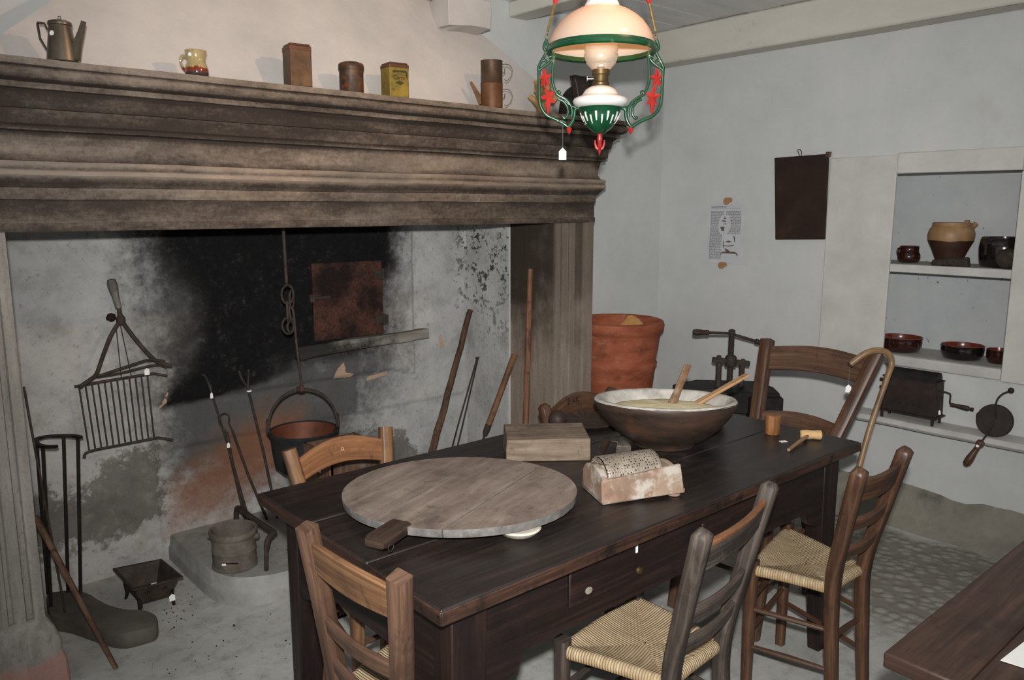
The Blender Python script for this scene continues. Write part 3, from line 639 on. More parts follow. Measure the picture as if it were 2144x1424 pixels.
b = MB(); b.lathe(GP(.205, .135, .070), [(.010, -.03), (.011, 0), (.009, .008), (.004, .012)], 12); b.build('peg', m_grbox, t)
b = MB(); b.lathe(GP(.225, .02, -.0115), [(.010, 0), (.019, .003), (.020, .010), (.014, .013)], 16); b.build('foot', m_grbox, t)
# bowl with flour and two spoons
m_bowl = M('dark_turned_bowl', [(.3, (34, 27, 23)), (.5, (58, 46, 39)), (.72, (84, 60, 46))], 5, (1, 1, 3), rough=.5, spec=.35, bump=.25, dirt=[((104, 60, 36), 5, .56, .72, (1, 1, 1), .7), ((120, 114, 106), 26, .66, .76, (1, 1, 2.5), .55)])
m_bowlin = M('floured_bowl_inside', [(.3, (150, 146, 138)), (.55, (186, 182, 174)), (.75, (206, 202, 194))], 18, rough=.9, spec=.1, dirt=[((104, 92, 82), 14, .58, .74, (1, 1, 1), .7)])
BC = V((2.11, 1.645, .7705)); warp = lambda b: [setattr(v.co, 'z', v.co.z - .085*(v.co-BC).dot(FW)*min(1, max(0, (v.co.z-.7705)/.10))) for v in b.bm.verts]; t = thing('mixing_bowl', tuple(BC), 'large dark turned wooden bowl with a floury rim, full of pale flour', 'bowl')
b = MB(); b.lathe(BC, [(.09, 0), (.104, .002), (.108, .012), (.150, .034), (.190, .068), (.218, .100), (.236, .132), (.243, .150), (.240, .156)], 56, cap='foot')
warp(b); b.build('bowl_body', m_bowl, t, ang=60)
b = MB(); b.lathe(BC, [(.241, .1545), (.236, .160), (.222, .160), (.212, .152), (.195, .125), (.16, .09), (.1, .06), (.0, .05)], 56, cap=False); b.wobble(.0012, 20); warp(b); b.build('floury_rim', m_bowlin, t, ang=70)
m_flour = M('corn_flour', [(.3, (222, 208, 166)), (.6, (234, 222, 186)), (.8, (240, 232, 204))], 40, rough=.95, spec=.05, bump=.6, bd=.004)
b = MB(); b.lathe(BC + up*.122, [(.1925, 0), (.19, .003), (.15, .008), (.1, .014), (.05, .015), (0, .015)], 48)
for v in b.bm.verts: v.co.z += .005*mnoise.noise(v.co*22)
warp(b)
o = solo(b, 'flour', m_flour, tuple(BC + up*.122), 'pale yellow corn flour filling the dark wooden bowl', 'flour', ang=80); o['kind'] = 'stuff'
def spoon(p, q, label, mat):
    p, q = V(p), V(q); t = (q-p).normalized(); b = MB()
    b.sweep([p, lerp(p, q, .15), lerp(p, q, .4), lerp(p, q, .8), q], [(a*.0055, c*.014) for a, c in ((-1, -.8), (-.3, -1), (.3, -1), (1, -.8), (1, .8), (.3, 1), (-.3, 1), (-1, .8))], (0, 0, 1), [1., 1.1, .95, 1., .9])
    solo(b, 'wooden_spatula', mat, tuple(p), label, 'spatula', 'wooden spatulas in the flour bowl', ang=50)
m_spat = wood('spatula_wood', (110, 84, 62), (140, 110, 84), (168, 140, 112), .65, .2, [((190, 182, 168), 16, .55, .75, (1, 1, 1), .6)])
spoon((2.125, 1.635, .885), (2.346, 1.729, 1.0), 'darker grey-brown wooden spatula standing nearly upright in the flour', m_spat)
spoon((2.225, 1.615, .888), (2.427, 1.530, .985), 'pale wooden spatula lying low across the right rim of the flour bowl', wood('pale_spatula', (132, 100, 70), (168, 132, 96), (192, 160, 124), .6, .2, [((110, 84, 62), 14, .58, .75)]))
b = MB(); b.lathe((2.44, 1.70, .835), [(.001, -.062), (.035, -.060), (.054, -.045), (.062, 0), (.060, .045), (.048, .058), (.0, .060)], 32, (.80, -.60, .12)); b.wobble(.003, 12)
solo(b, 'wooden_mallet_head', wood('dark_mallet', (34, 27, 24), (50, 40, 35), (68, 56, 48), .55, .3, [((110, 104, 98), 20, .62, .76, (1, 1, 1), .5)]), (2.44, 1.70, .77), 'big dark rounded mallet head lying right behind the flour bowl', 'mallet head', ang=60)
b = MB(); b.lathe((2.10, 1.985, .7705), [(.06, 0), (.10, .003), (.115, .016), (.112, .018), (.098, .010), (0, .009)], 36); solo(b, 'wooden_plate', m_darkwood, (2.10, 1.985, .7705), 'dark flat wooden plate between the chopping block and the flour bowl', 'plate')
b = MB(); b.ball((1.965, 2.02, .804), .034, 12, (1, 1, .98), .05); solo(b, 'wooden_ball', m_darkwood, (1.965, 2.02, .77), 'dark round wooden ball peeking over the chopping block', 'ball')
b = MB(); b.lathe((2.497, 1.462, .7705), [(.024, 0), (.026, .003), (.0255, .03), (.027, .055), (.0275, .066), (.024, .070), (0, .070)], 24); o = solo(b, 'wooden_cup', wood('orange_cup', (92, 60, 34), (126, 84, 48), (156, 110, 68), .38, .5), (2.497, 1.462, .7705), 'small orange-brown wooden cylinder cup at the right end of the table', 'cup', ang=35)
m_pale = M('pale_turned_wood', [(.3, (172, 136, 92)), (.6, (196, 162, 118)), (.8, (210, 182, 142))], 14, (1, 1, 1), rough=.6)
t = thing('small_mallet', (2.50, 1.335, .77), 'tiny pale wooden mallet lying at the right end of the table', 'mallet')
b = MB(); b.lathe((2.535, 1.335, .788), [(.012, -.036), (.0155, -.033), (.017, -.01), (.0150, .006), (.0175, .03), (.014, .035)], 18, (.62, -.70, .0)); b.build('head', m_pale, t, ang=50)
b = MB(); b.tube([V((2.525, 1.338, .786)), V((2.43, 1.325, .782)), V((2.345, 1.309, .7775))], [.006, .0065, .0055], 8); b.build('handle', m_spat, t)
b = MB(); b.box((2.438, 1.383, .7712), (.026, .016, .0012), (0, 0, -.5)); solo(b, 'paper_label', m_tagw, (2.438, 1.383, .7706), 'tiny white paper label lying between the cup and the small mallet', 'label', bevel=.0004)
# ------------------------------------------------------------------ inside the fireplace
m_iron = M('rusty_iron', [(.3, (46, 41, 38)), (.55, (66, 57, 51)), (.78, (88, 72, 62))], 22, rough=.75, spec=.25, metal=.25, bump=.4, bd=.002)
m_blackiron = M('black_iron', [(.3, (24, 22, 22)), (.6, (38, 34, 33)), (.8, (58, 50, 46))], 20, rough=.6, spec=.3, metal=.3, bump=.3, bd=.002)
m_rust = M('rust_plate', [(.3, (56, 39, 33)), (.5, (76, 50, 42)), (.75, (96, 62, 50))], 6, rough=.85, spec=.15, bump=.3, dirt=[((26, 22, 21), 4.5, .42, .62, (1, 1, 1), .9), ((22, 20, 20), 70, .5, .6, (1, 1, 1), .5)])
m_hearth = M('hearth_stone', [(.3, (128, 127, 122)), (.55, (152, 151, 146)), (.8, (172, 171, 166))], 6, rough=.9, spec=.1, bump=.5, bd=.008, bns=18, dirt=[((92, 88, 82), 5, .55, .78), ((30, 28, 26), 60, .70, .76)])
m_stick = wood('bark_stick', (58, 42, 32), (88, 66, 52), (122, 96, 76), .75, .2, [((50, 38, 30), 30, .55, .7)], (50, 6, 1), .5)
m_stickr = wood('worn_stick', (84, 54, 36), (118, 80, 56), (150, 112, 84), .6, .3, [((60, 44, 34), 18, .55, .75)])
m_greywood = wood('grey_wood', (84, 80, 74), (112, 108, 100), (140, 134, 124), .75, .2, [((44, 42, 40), 9, .52, .7), ((120, 80, 60), 6, .68, .8)], (40, 3, 1), .5)
b = MB(); hp = [(1.02, 3.565), (1.02, 3.2), (1.03, 3.05), (1.07, 2.95), (1.15, 2.895), (1.25, 2.86), (1.4, 2.84), (1.8, 2.84), (1.95, 2.88), (2.02, 3.0), (2.03, 3.565)]
hc = curve([V((x, y, 0)) for x, y in hp], 3); hx = sum((p for p in hc), V())/len(hc)
rg = lambda z, s: [V((hx.x+(p.x-hx.x)*s, min(3.565, hx.y+(p.y-hx.y)*s), z)) for p in hc]
b.loft([rg(-.002, 1.0), rg(.05, 1.0), rg(.062, .995), rg(.066, .985), rg(.11, .98), rg(.12, .97)])
b.wobble(.004, 9); b.build('hearth', m_hearth, FP, ang=45)
# oven hatch and its sill beam
t = thing('oven_hatch', (1.95, 3.53, 1.11), 'square rusty iron hatch set in the black sooty wall', 'hatch')
b = MB(); b.bx(1.757, 2.148, 3.512, 3.528, .925, 1.306); b.build('door', m_rust, t, bevel=.003)
for z in (1.0, 1.235):
    b = MB(); b.bx(2.10, 2.175, 3.505, 3.532, z-.022, z+.022); b.tube([V((2.15, 3.506, z-.03)), V((2.15, 3.506, z+.03))], .007, 8); b.build('hinge', m_iron, t, bevel=.002)
b = MB(); b.bx(1.74, 1.845, 3.502, 3.513, 1.132, 1.146); b.bx(1.735, 1.757, 3.495, 3.535, 1.12, 1.16); b.build('latch', m_iron, t, bevel=.002)
b = MB(); P = [V((1.655, 3.515, .878)), V((1.85, 3.512, .890)), V((2.1, 3.512, .894)), V((2.41, 3.512, .898))]
b.sweep(P, [(-.036, -.045), (.032, -.05), (.034, .045), (-.03, .05)], (0, 0, 1), [1., .9, .78, .82]); bmesh.ops.subdivide_edges(b.bm, edges=b.bm.edges[:], cuts=3, use_grid_fill=True); b.wobble(.007, 11, 2)
def sooty_beam():
    t = NT('sooty_beam'); n = t.noise(t.map('UV', (40, 3, 1)), 1, 6, .65, .5); c = t.ramp(n, [(.3, (96, 92, 86)), (.5, (128, 124, 116)), (.72, (156, 150, 140))])
    s = t.N.new('ShaderNodeSeparateXYZ'); t.lk(t.map(), s.inputs[0]); j = t.noise(t.map(), 9, 6, .7)
    c = t.mix(t.rng(t.math('SUBTRACT', t.math('ADD', s.outputs[0], t.math('MULTIPLY', s.outputs[2], 3.)), t.math('MULTIPLY', t.math('SUBTRACT', j, .5), 1.0)), .22, -.20, 0, .92), c, (30, 28, 27)); t.bump(n, .5, .004); return t.fin(c, .85, .15)
solo(b, 'sill_beam', sooty_beam(), (2.03, 3.51, .89), 'weathered grey beam under the rusty iron hatch', 'beam', bevel=.004)
# trivet and gridiron on the wall
t = thing('gridiron', (.85, 3.50, .72), 'iron gridiron of parallel rods hanging below the triangular trivet', 'gridiron')
yg = 3.492
b = MB(); b.tube(curve([V((.690, yg, .862)), V((.80, yg, .868)), V((.97, yg, .874)), V((1.0, yg-.005, .872)), V((1.045, yg-.012, .858))], 4), .0058, 8); b.build('top_bar', m_iron, t)
b = MB(); b.tube(curve([V((.700, yg, .560)), V((.72, yg, .584)), V((.85, yg, .588)), V((.975, yg, .590)), V((1.0, yg, .588)), V((1.05, yg-.01, .570))], 4), .006, 8); b.build('bottom_bar', m_iron, t)
for i in range(12):
    u = i/11; b = MB(); b.tube([V((.706+.262*u, yg, .864+.010*u)), V((.722+.254*u, yg, .584+.006*u))], .0036, 6); b.build('rod', m_iron, t)
for a, c in (((.862, yg, 1.10), (.866, yg, .872)), ((.876, yg, 1.12), (.905, yg, .874))):
    b = MB(); b.tube([V(a), V(c)], .0022, 5); b.build('hanging_wire', m_iron, t)
hang_tag(t, V((.966, yg-.006, .915)), .012, .020, .03, (1, 0, 0))
yt = 3.452
t = thing('iron_trivet', (.87, yt, 1.0), 'triangular wrought iron trivet with a grey wooden handle, hung on the wall', 'trivet')
b = MB(); b.lathe((.868, yt, 1.168), [(.009, 0), (.013, .004), (.0125, .02), (.014, .05), (.019, .085), (.0195, .105), (.014, .12), (0, .124)], 14, (-.17, 0, 1)); b.build('handle', m_greywood, t)
b = MB(); b.tube([V((.868, yt, 1.175)), V((.872, yt, 1.13)), V((.872, yt, 1.115))], [.008, .011, .010], 8); b.lathe((.872, yt, 1.10), [(.010, 0), (.018, .01), (.018, .03), (.010, .04)], 8); b.build('socket', m_iron, t)
b = MB(); b.tube(curve([V((.870, yt, 1.12)), V((.83, yt, 1.06)), V((.79, yt, .97)), V((.765, yt, .91)), V((.74, yt, .89)), V((.698, yt-.01, .868))], 4), [.008]*12+[.0085]*9, 8); b.build('leg', m_iron, t)
b = MB(); b.tube(curve([V((.874, yt, 1.12)), V((.91, yt, 1.055)), V((.955, yt, .985)), V((.99, yt, .94)), V((1.01, yt, .925)), V((1.055, yt-.01, .905))], 4), .0085, 8); b.build('leg', m_iron, t)
b = MB(); b.tube(curve([V((.765, yt-.005, .90)), V((.83, yt-.005, .915)), V((.92, yt-.005, .935)), V((.97, yt-.005, .942)), V((1.03, yt-.006, .93))], 4), .006, 8); b.build('cross_bar', m_iron, t)
b = MB(); b.tube(curve([V((.765, yt+.005, .896)), V((.85, yt+.005, .90)), V((.95, yt+.005, .913)), V((1.0, yt+.004, .915)), V((1.04, yt+.004, .90))], 4), .005, 8); b.build('cross_bar', m_iron, t)
b = MB(); b.ball((.848, 3.50, 1.128), .018, 10, (1, 1.4, .9), .3); b.tube([V((.86, 3.56, 1.13)), V((.872, yt+.01, 1.115))], .004, 6); b.build('wall_nail', m_rust, t)
# rod stand on a kidney-shaped stone
m_slab = M('dark_slab', [(.3, (74, 69, 64)), (.55, (92, 87, 80)), (.8, (108, 102, 94))], 6, rough=.85, spec=.15, bump=.4, bd=.006, bns=30)
sl = [(0.491, 3.299), (0.503, 3.398), (0.53, 3.425), (0.604, 3.372), (0.635, 3.31), (0.650, 3.241), (0.672, 3.157), (0.709, 3.085), (0.760, 3.03), (0.785, 2.965), (0.776, 2.911), (0.757, 2.880), (0.701, 2.882), (0.643, 2.904), (0.589, 3.006), (0.537, 3.131), (0.484, 3.219)]
b = MB(); hc = curve([V((x, y, 0)) for x, y in sl + sl[:1]], 3)[:-1]; cx = V((.64, 3.12, 0))
b.loft([[cx+(p-cx)*s + up*z for p in hc] for z, s in ((.0, .98), (.01, 1.), (.05, 1.), (.058, .985), (.06, .97))]); b.wobble(.002, 18)
solo(b, 'stone_slab', m_slab, (.64, 3.12, 0), 'dark kidney-shaped flat stone on the floor by the left fireplace pillar', 'stone slab', ang=50)
t = thing('iron_rod_stand', (.55, 3.36, .06), 'tall black iron stand of thin upright rods on the dark kidney-shaped stone', 'stand')
rods = [(.500, 3.292), (.513, 3.412), (.577, 3.378), (.612, 3.335)]
for (x, y), top in zip(rods, ((.525, 3.28), (.526, 3.405), (.615, 3.385), (.655, 3.34))):
    b = MB(); b.tube([V((x, y, .0595)), lerp((x, y, .06), (top[0], top[1], .69), .5), V((top[0], top[1], .69))], .0065, 8); b.build('rod', m_blackiron, t)
b = MB(); b.sweep(curve([V((.565, 3.245, .695)), V((.527, 3.28, .695)), V((.515, 3.34, .695)), V((.53, 3.405, .695)), V((.57, 3.415, .695)), V((.615, 3.388, .695)), V((.645, 3.36, .695)), V((.662, 3.325, .693))], 4), [(-.005, -.009), (.005, -.009), (.005, .009), (-.005, .009)], (0, 0, 1)); b.build('top_hoop', m_blackiron, t)
def stick(name, pts, r, mat, label, cat, wob=.004, seg=9):
    b = MB(); P = []
    for a, c in zip(pts[:-1], pts[1:]): P += [lerp(a, c, i/8) for i in range(8)]
    P.append(V(pts[-1])); P = [p + mnoise.noise_vector(p*7)*wob for p in P]; n = len(P)
    rr = [r[0]+(r[1]-r[0])*i/(n-1) for i in range(n)] if isinstance(r, tuple) else r
    b.tube(P, rr, seg); return solo(b, name, mat, tuple(P[0]), label, cat, ang=60)
stick('leaning_rod', [(.595, 2.777, .006), (.428, 2.945, .55)], (.0085, .011), m_stick, 'thin dark brown stick leaning on the left fireplace pillar', 'stick', .001)
stick('thin_rod', [(.53, 3.20, .063), (.468, 3.17, .95)], .004, m_iron, 'very thin rusty rod standing along the left pillar edge', 'rod', .001)
# brazier
t = thing('brazier', (.835, 3.20, 0), 'small square iron brazier on feet, empty, on the fireplace floor', 'brazier')
bz = [V((.735, 3.335, 0)), V((.742, 3.085, 0)), V((.928, 3.075, 0)), V((.914, 3.300, 0))]; bc = sum(bz, V())/4
rq = lambda z, s: [bc + (p-bc)*s + up*z for p in bz]
b = MB(); b.loft([rq(.035, .58), rq(.10, .82), rq(.118, .86), rq(.120, 1.), rq(.126, 1.), rq(.126, .90), rq(.120, .86), rq(.05, .54)]); b.build('body', m_iron, t, ang=30)
for p in rq(0, .62):
    b = MB(); b.tube([p + (p-bc)*.12 + up*.0, p + (p-bc)*.0 + up*.03, p + (p-bc)*.1 + up*.07], [.006, .009, .007], 6); b.build('leg', m_blackiron, t)
m_ = lerp(rq(.088, .80)[1], rq(.088, .80)[2], .5); hd = (bz[2]-bz[1]).normalized(); nn = V((hd.y, -hd.x, 0))
b = MB(); b.tube(circ(m_ + nn*.006, .032, 12, hd, up*.75, PI, 2*PI), .003, 6); b.build('handle', m_brass, t)
for s in (-1, 1):
    b = MB(); b.ball(m_ + hd*.032*s + nn*.003, .006, 6); b.build('handle_mount', m_blackiron, t)
b = MB(); b.box(tuple(lerp(rq(.127, .94)[1], rq(.127, .94)[2], .42)), (.02, .006, .001)); b.build('paper_scrap', m_tagw, t)
hang_tag(t, rq(.036, .62)[2] + nn*.014 + up*.02, .004, .022, .03, hd, False)
# bushel pot on the hearth
HZ = .121; pc = V((1.130, 3.055, HZ)); m_pot = M('ashy_iron', [(.3, (78, 72, 66)), (.55, (102, 95, 87)), (.8, (128, 120, 110))], 14, rough=.85, spec=.15, bump=.4, bd=.003)
t = thing('iron_pot', tuple(pc), 'ash-grey cylindrical iron pot with raised bands on the hearth', 'pot')
b = MB(); b.lathe(pc, [(.086, 0), (.090, .003), (.090, .010), (.086, .014), (.086, .07), (.088, .073), (.086, .076), (.087, .128), (.092, .132), (.096, .150), (.094, .158), (.088, .160), (.083, .155), (.080, .04), (0, .04)], 40); b.build('pot_body', m_pot, t, ang=40)
for s, zz in ((1, .125), (-1, .125)):
    b = MB(); b.lathe(pc + RT*s*.090 + up*zz, [(.011, -.008), (.013, .0), (.011, .014), (0, .018)], 10, RT*s); b.build('lug', m_pot, t)
b = MB(); pz = pc - FW*.0865 + up*.045; b.box(pz + RT*.02, (.05, .004, .004), (0, 0, math.atan2(RT.y, RT.x))); b.build('slot_rim', m_blackiron, t)
b = MB(); b.box(pz - RT*.012 - up*.004 - FW*.002, (.016, .002, .007), (0, 0, math.atan2(RT.y, RT.x))); b.build('tag', m_tagw, t)
# andiron
t = thing('andiron', (1.25, 3.1, HZ), 'rusty iron andiron with a curled foot, right of the iron pot', 'andiron')
b = MB(); b.tube(curve([V((1.25, 3.335, .135)), V((1.25, 3.33, .22)), V((1.25, 3.31, .258)), V((1.25, 3.26, .262)), V((1.25, 3.1, .262)), V((1.255, 2.935, .262))], 4), .0125, 8); b.build('bar', m_iron, t)
b = MB(); b.tube(curve([V((1.255, 2.94, .262)), V((1.235, 2.925, .262)), V((1.215, 2.915, .245)), V((1.207, 2.915, .20)), V((1.205, 2.92, .122))], 5), [.012]*14+[.009]*7, 8); b.build('foot', m_iron, t)
b = MB(); b.tube([V((1.25, 3.335, .14)), V((1.25, 3.335, .1195))], .011, 8); b.build('foot', m_iron, t)
# fire tools against the wall
t = thing('fire_poker', (1.34, 3.48, HZ), 'thin rusty poker leaning on the back wall, leftmost of the fire tools', 'poker')
b = MB(); b.tube([V((1.345, 3.47, HZ)), V((1.29, 3.49, .5)), V((1.228, 3.512, .80))], [.007, .0055, .005], 7); b.tube(curve([V((1.228, 3.512, .80)), V((1.215, 3.512, .83)), V((1.20, 3.51, .838))], 4), .004, 6); b.build('shaft', m_iron, t)
hang_tag(t, V((1.232, 3.492, .79)), .035, .012, .028, (1, 0, 0))
t = thing('fire_tongs', (1.36, 3.46, HZ), 'rusty fire tongs with a ring top, between poker and fork', 'tongs')
b = MB(); b.tube(curve([V((1.29, 3.488, .555)), V((1.262, 3.49, .60)), V((1.262, 3.492, .635)), V((1.285, 3.493, .648)), V((1.305, 3.492, .632)), V((1.302, 3.49, .60)), V((1.318, 3.485, .555))], 4), .0045, 7); b.build('ring_grip', m_iron, t)
b = MB(); b.tube([V((1.29, 3.488, .56)), V((1.305, 3.475, .4)), V((1.352, 3.44, HZ))], .006, 7); b.build('leg', m_iron, t)
b = MB(); b.tube([V((1.315, 3.486, .56)), V((1.365, 3.46, .35)), V((1.43, 3.425, HZ))], .006, 7); b.build('leg', m_iron, t)
hang_tag(t, V((1.288, 3.476, .545)), .03, .014, .026, (1, 0, 0))
t = thing('fire_fork', (1.46, 3.42, HZ), 'long two-pronged iron fork leaning on the back wall', 'fork')
b = MB(); b.tube([V((1.475, 3.41, HZ)), V((1.44, 3.45, .45)), V((1.405, 3.49, .72)), V((1.40, 3.495, .76))], .0065, 7); b.build('shaft', m_iron, t)
for dx in (-.035, .012):
    b = MB(); b.tube(curve([V((1.40, 3.495, .755)), V((1.40+dx*.6, 3.498, .79)), V((1.40+dx, 3.50, .835))], 4), .005, 6); b.build('prong', m_iron, t)
b = MB(); b.tube(circ(V((1.405, 3.49, .735)), .0085, 10, V((1, 0, 0)), V((0, 1, 0))), .004, 6, ring=True); b.build('collar', m_tagw, t)
# chain and cauldron
t = thing('hanging_chain', (1.46, 3.15, 1.94), 'rusty rod and ring chain hanging down inside the chimney', 'chain')
b = MB(); b.tube([V((1.452, 3.15, 1.945)), V((1.452, 3.15, 1.6)), V((1.456, 3.15, 1.255))], .007, 8); b.build('upper_rod', m_iron, t)
for i, (c, r, a, z2) in enumerate((((1.458, 3.15, 1.208), .030, (1, .2, 0), 1.35), ((1.478, 3.155, 1.185), .026, (.7, .7, 0), 1.5), ((1.455, 3.15, 1.135), .014, (.5, .8, 0), 3.2), ((1.456, 3.15, 1.075), .030, (1, .1, 0), 1.2), ((1.460, 3.14, 1.070), .020, (1, .5, 0), 1.2))):
    b = MB(); b.tube(circ(c, r, 18, V(a).normalized(), V((0, 0, z2))), .0048, 7, ring=True); b.build('ring', m_iron, t)
b = MB(); b.tube(curve([V((1.470, 3.15, 1.09)), V((1.462, 3.15, 1.14)), V((1.472, 3.15, 1.155)), V((1.482, 3.15, 1.12)), V((1.488, 3.15, 1.0)), V((1.50, 3.15, .85)), V((1.503, 3.15, .80)), V((1.49, 3.15, .785)), V((1.482, 3.15, .80))], 5), .0055, 8); b.build('lower_hook', m_iron, t)
m_copper = M('dull_copper', [(.3, (74, 42, 28)), (.55, (104, 58, 38)), (.8, (128, 76, 52))], 8, rough=.6, spec=.3, metal=.15, dirt=[((50, 32, 26), 7, .55, .75)])
m_caul = M('sooty_cauldron', [(.3, (26, 27, 28)), (.6, (40, 41, 42)), (.8, (58, 60, 58))], 12, rough=.7, spec=.25, bump=.3)
cc = V((1.503, 3.15, .42)); t = thing('cauldron', tuple(cc), 'black cauldron with a coppery inside, hanging from the chimney chain', 'cauldron')
b = MB(); b.lathe(cc, [(.06, 0), (.105, .006), (.128, .03), (.138, .10), (.143, .165), (.152, .176), (.154, .184), (.148, .188), (.140, .182)], 44, cap='foot'); b.build('pot_body', m_caul, t, ang=60)
b = MB(); b.lathe(cc, [(.1405, .183), (.134, .16), (.128, .06), (.10, .03), (0, .025)], 44, cap=False); b.build('copper_lining', m_copper, t, ang=60)
hx_ = V((.94, -.34, 0)).normalized()
for s in (-1, 1):
    b = MB(); q = cc + hx_*(.150*s) + up*.182; b.tube(circ(q + up*.03, .016, 12, FW, up*2.0), .005, 6, ring=True); b.build('lug', m_iron, t)
b = MB(); b.tube(circ(cc + up*.205, .147, 20, hx_, up*1.12, 0, PI), .0058, 8); b.build('bail_handle', m_iron, t)
b = MB(); b.box(cc + up*.371, (.02, .018, .026)); b.build('swivel', m_rust, t, bevel=.003)
# sticks on the right
stick('wooden_stick', [(2.17, 3.284, .012), (2.44, 3.39, .51), (2.705, 3.498, 1.0)], (.021, .016), m_stick, 'thick dark bark stick leaning against the back wall', 'stick', .008)
t = thing('iron_tongs', (2.41, 3.38, 0), 'pair of thin long iron tongs leaning right of the bark stick', 'tongs')
for dx in (-.014, .014):
    b = MB(); b.tube([V((2.41+dx*1.6, 3.38, .004)), V((2.56+dx*1.2, 3.41, .37)), V((2.711+dx*.3, 3.44, .73))], .0048, 6); b.build('arm', m_iron, t)
for dx in (-.008, .008):
    b = MB(); b.ball((2.712+dx, 3.44, .735), .0075, 6); b.build('knob', m_iron, t)
t = thing('blow_pipe', (2.418, 3.236, 0), 'fire tool with a round wooden handle and thin iron shaft, beside the right pillar', 'fire tool')
q0, q1 = V((2.418, 3.236, .003)), V((2.735, 3.146, .795))
b = MB(); b.tube([lerp(q0, q1, .52), lerp(q0, q1, .75), q1], [.017, .016, .0175], 10); b.build('handle', m_stickr, t)
b = MB(); b.tube([lerp(q0, q1, .46), lerp(q0, q1, .49), lerp(q0, q1, .53)], [.012, .017, .017], 10); b.build('ferrule', m_iron, t)
b = MB(); b.tube([q0, lerp(q0, q1, .48)], .006, 7); b.build('shaft', m_iron, t)
stick('wooden_pole', [(2.65, 2.99, .012), (2.683, 3.0, .5), (2.728, 3.014, 1.262)], (.019, .015), m_stickr, 'straight grey-brown pole standing against the right fireplace pillar', 'pole', .004)
# crate behind the chair
b = MB(); b.bx(1.33, 1.56, 2.58, 2.80, 0, .015)
for a in ((1.33, 1.345, 2.58, 2.80), (1.545, 1.56, 2.58, 2.80), (1.33, 1.56, 2.58, 2.595), (1.33, 1.56, 2.785, 2.80)): b.bx(*a, 0.001, .66)
t = thing('wooden_crate', (1.525, 2.69, 0), 'plain dark brown wooden box standing behind the chair with the scratched B', 'box')
b.build('box_body', wood('crate_wood', (66, 50, 40), (86, 66, 54), (104, 84, 70), .7, .2, [((100, 96, 90), 6, .56, .72)]), t, bevel=.002)
hang_tag(t, V((1.327, 2.665, .622)), .003, .030, .042, (0, -1, 0), False)
b = MB(); b.tube([V((1.329, 2.579, .0)), V((1.329, 2.579, .662))], .004, 6); b.build('corner_strip', m_stickr, t)
# crumbs of charcoal on floor and hearth
b = MB()
for i in range(210):
    if i < 95: x, y, z = .62+RND.random()*.62, 2.35+RND.random()*.85, 0
    elif i < 130: x, y, z = .88+RND.gauss(0, .05), 3.05+RND.gauss(0, .07), 0
    else: x, y, z = 1.08+RND.random()*.6, 2.93+RND.random()*.5, .119
    if z == 0 and (x > 1.0 and y > 2.82 or x < .80 and y > 2.86): continue
    r = .0014+.0022*RND.random()**2; g = bmesh.ops.create_icosphere(b.bm, subdivisions=1, radius=r)
    for v in g['verts']: v.co = v.co*(.6+.8*RND.random()) + V((x, y, z + r*.5))
o = solo(b, 'charcoal_crumbs', M('charcoal', [(.3, (16, 16, 16)), (.7, (34, 32, 30))], 40, rough=.9), (.9, 2.9, 0), 'black charcoal crumbs scattered over the fireplace floor and hearth', 'crumbs'); o['kind'] = 'stuff'
# ------------------------------------------------------------------ hanging oil lamp
LP = V((1.80, 1.68, 0)); LQ = lambda a, z, d=0: LP + RT*a + FW*d + up*z
m_green = M('green_enamel', [(.3, (8, 50, 28)), (.6, (14, 68, 40)), (.85, (32, 86, 54))], 18, rough=.3, spec=.5, bump=.15, coat=.3, dirt=[((128, 124, 88), 16, .62, .74, (1, 1, 1), .8)])
m_red = M('red_enamel', [(.3, (132, 22, 19)), (.7, (172, 42, 34))], 18, rough=.3, spec=.5, bump=.15, coat=.3, dirt=[((232, 150, 120), 22, .66, .76, (1, 1, 1), .7)])
m_milk = M('milk_glass', [(.3, (206, 204, 200)), (.7, (220, 218, 214))], 4, rough=.12, spec=.5, bump=0, coat=.2)
def shade_mat():
    t = NT('opal_shade'); t.b.inputs['Base Color'].default_value = (.64, .57, .50, 1); t.b.inputs['Roughness'].default_value = .12
    tr = t.N.new('ShaderNodeBsdfTranslucent'); tr.inputs[0].default_value = (1, .74, .46, 1); mx = t.N.new('ShaderNodeMixShader'); mx.inputs[0].default_value = .42
    t.lk(t.b.outputs[0], mx.inputs[1]); t.lk(tr.outputs[0], mx.inputs[2]); t.lk(mx.outputs[0], t.N['Material Output'].inputs[0]); return t.m
m_shade = shade_mat()
def glass_mat():
    t = NT('chimney_glass'); g = t.N.new('ShaderNodeBsdfTransparent'); g.inputs[0].default_value = (.93, .92, .90, 1)
    gl = t.N.new('ShaderNodeBsdfGlossy'); gl.inputs['Roughness'].default_value = .04; df = t.N.new('ShaderNodeBsdfDiffuse'); df.inputs[0].default_value = (.82, .80, .76, 1)
    lw = t.N.new('ShaderNodeLayerWeight'); lw.inputs[0].default_value = .35; m1 = t.N.new('ShaderNodeMixShader'); m2 = t.N.new('ShaderNodeMixShader')
    t.lk(lw.outputs['Facing'], m1.inputs[0]); t.lk(g.outputs[0], m1.inputs[1]); t.lk(gl.outputs[0], m1.inputs[2]); m2.inputs[0].default_value = .16
    t.lk(m1.outputs[0], m2.inputs[1]); t.lk(df.outputs[0], m2.inputs[2]); t.lk(m2.outputs[0], t.N['Material Output'].inputs[0]); return t.m
m_glass = glass_mat()
t = thing('hanging_lamp', (1.80, 1.68, 1.73), 'hanging oil lamp with white dome shade and green and red ironwork', 'lamp')
dome = [(.156, 2.034), (.155, 2.05), (.150, 2.068), (.140, 2.088), (.125, 2.108), (.106, 2.125), (.084, 2.139), (.062, 2.149), (.049, 2.153)]
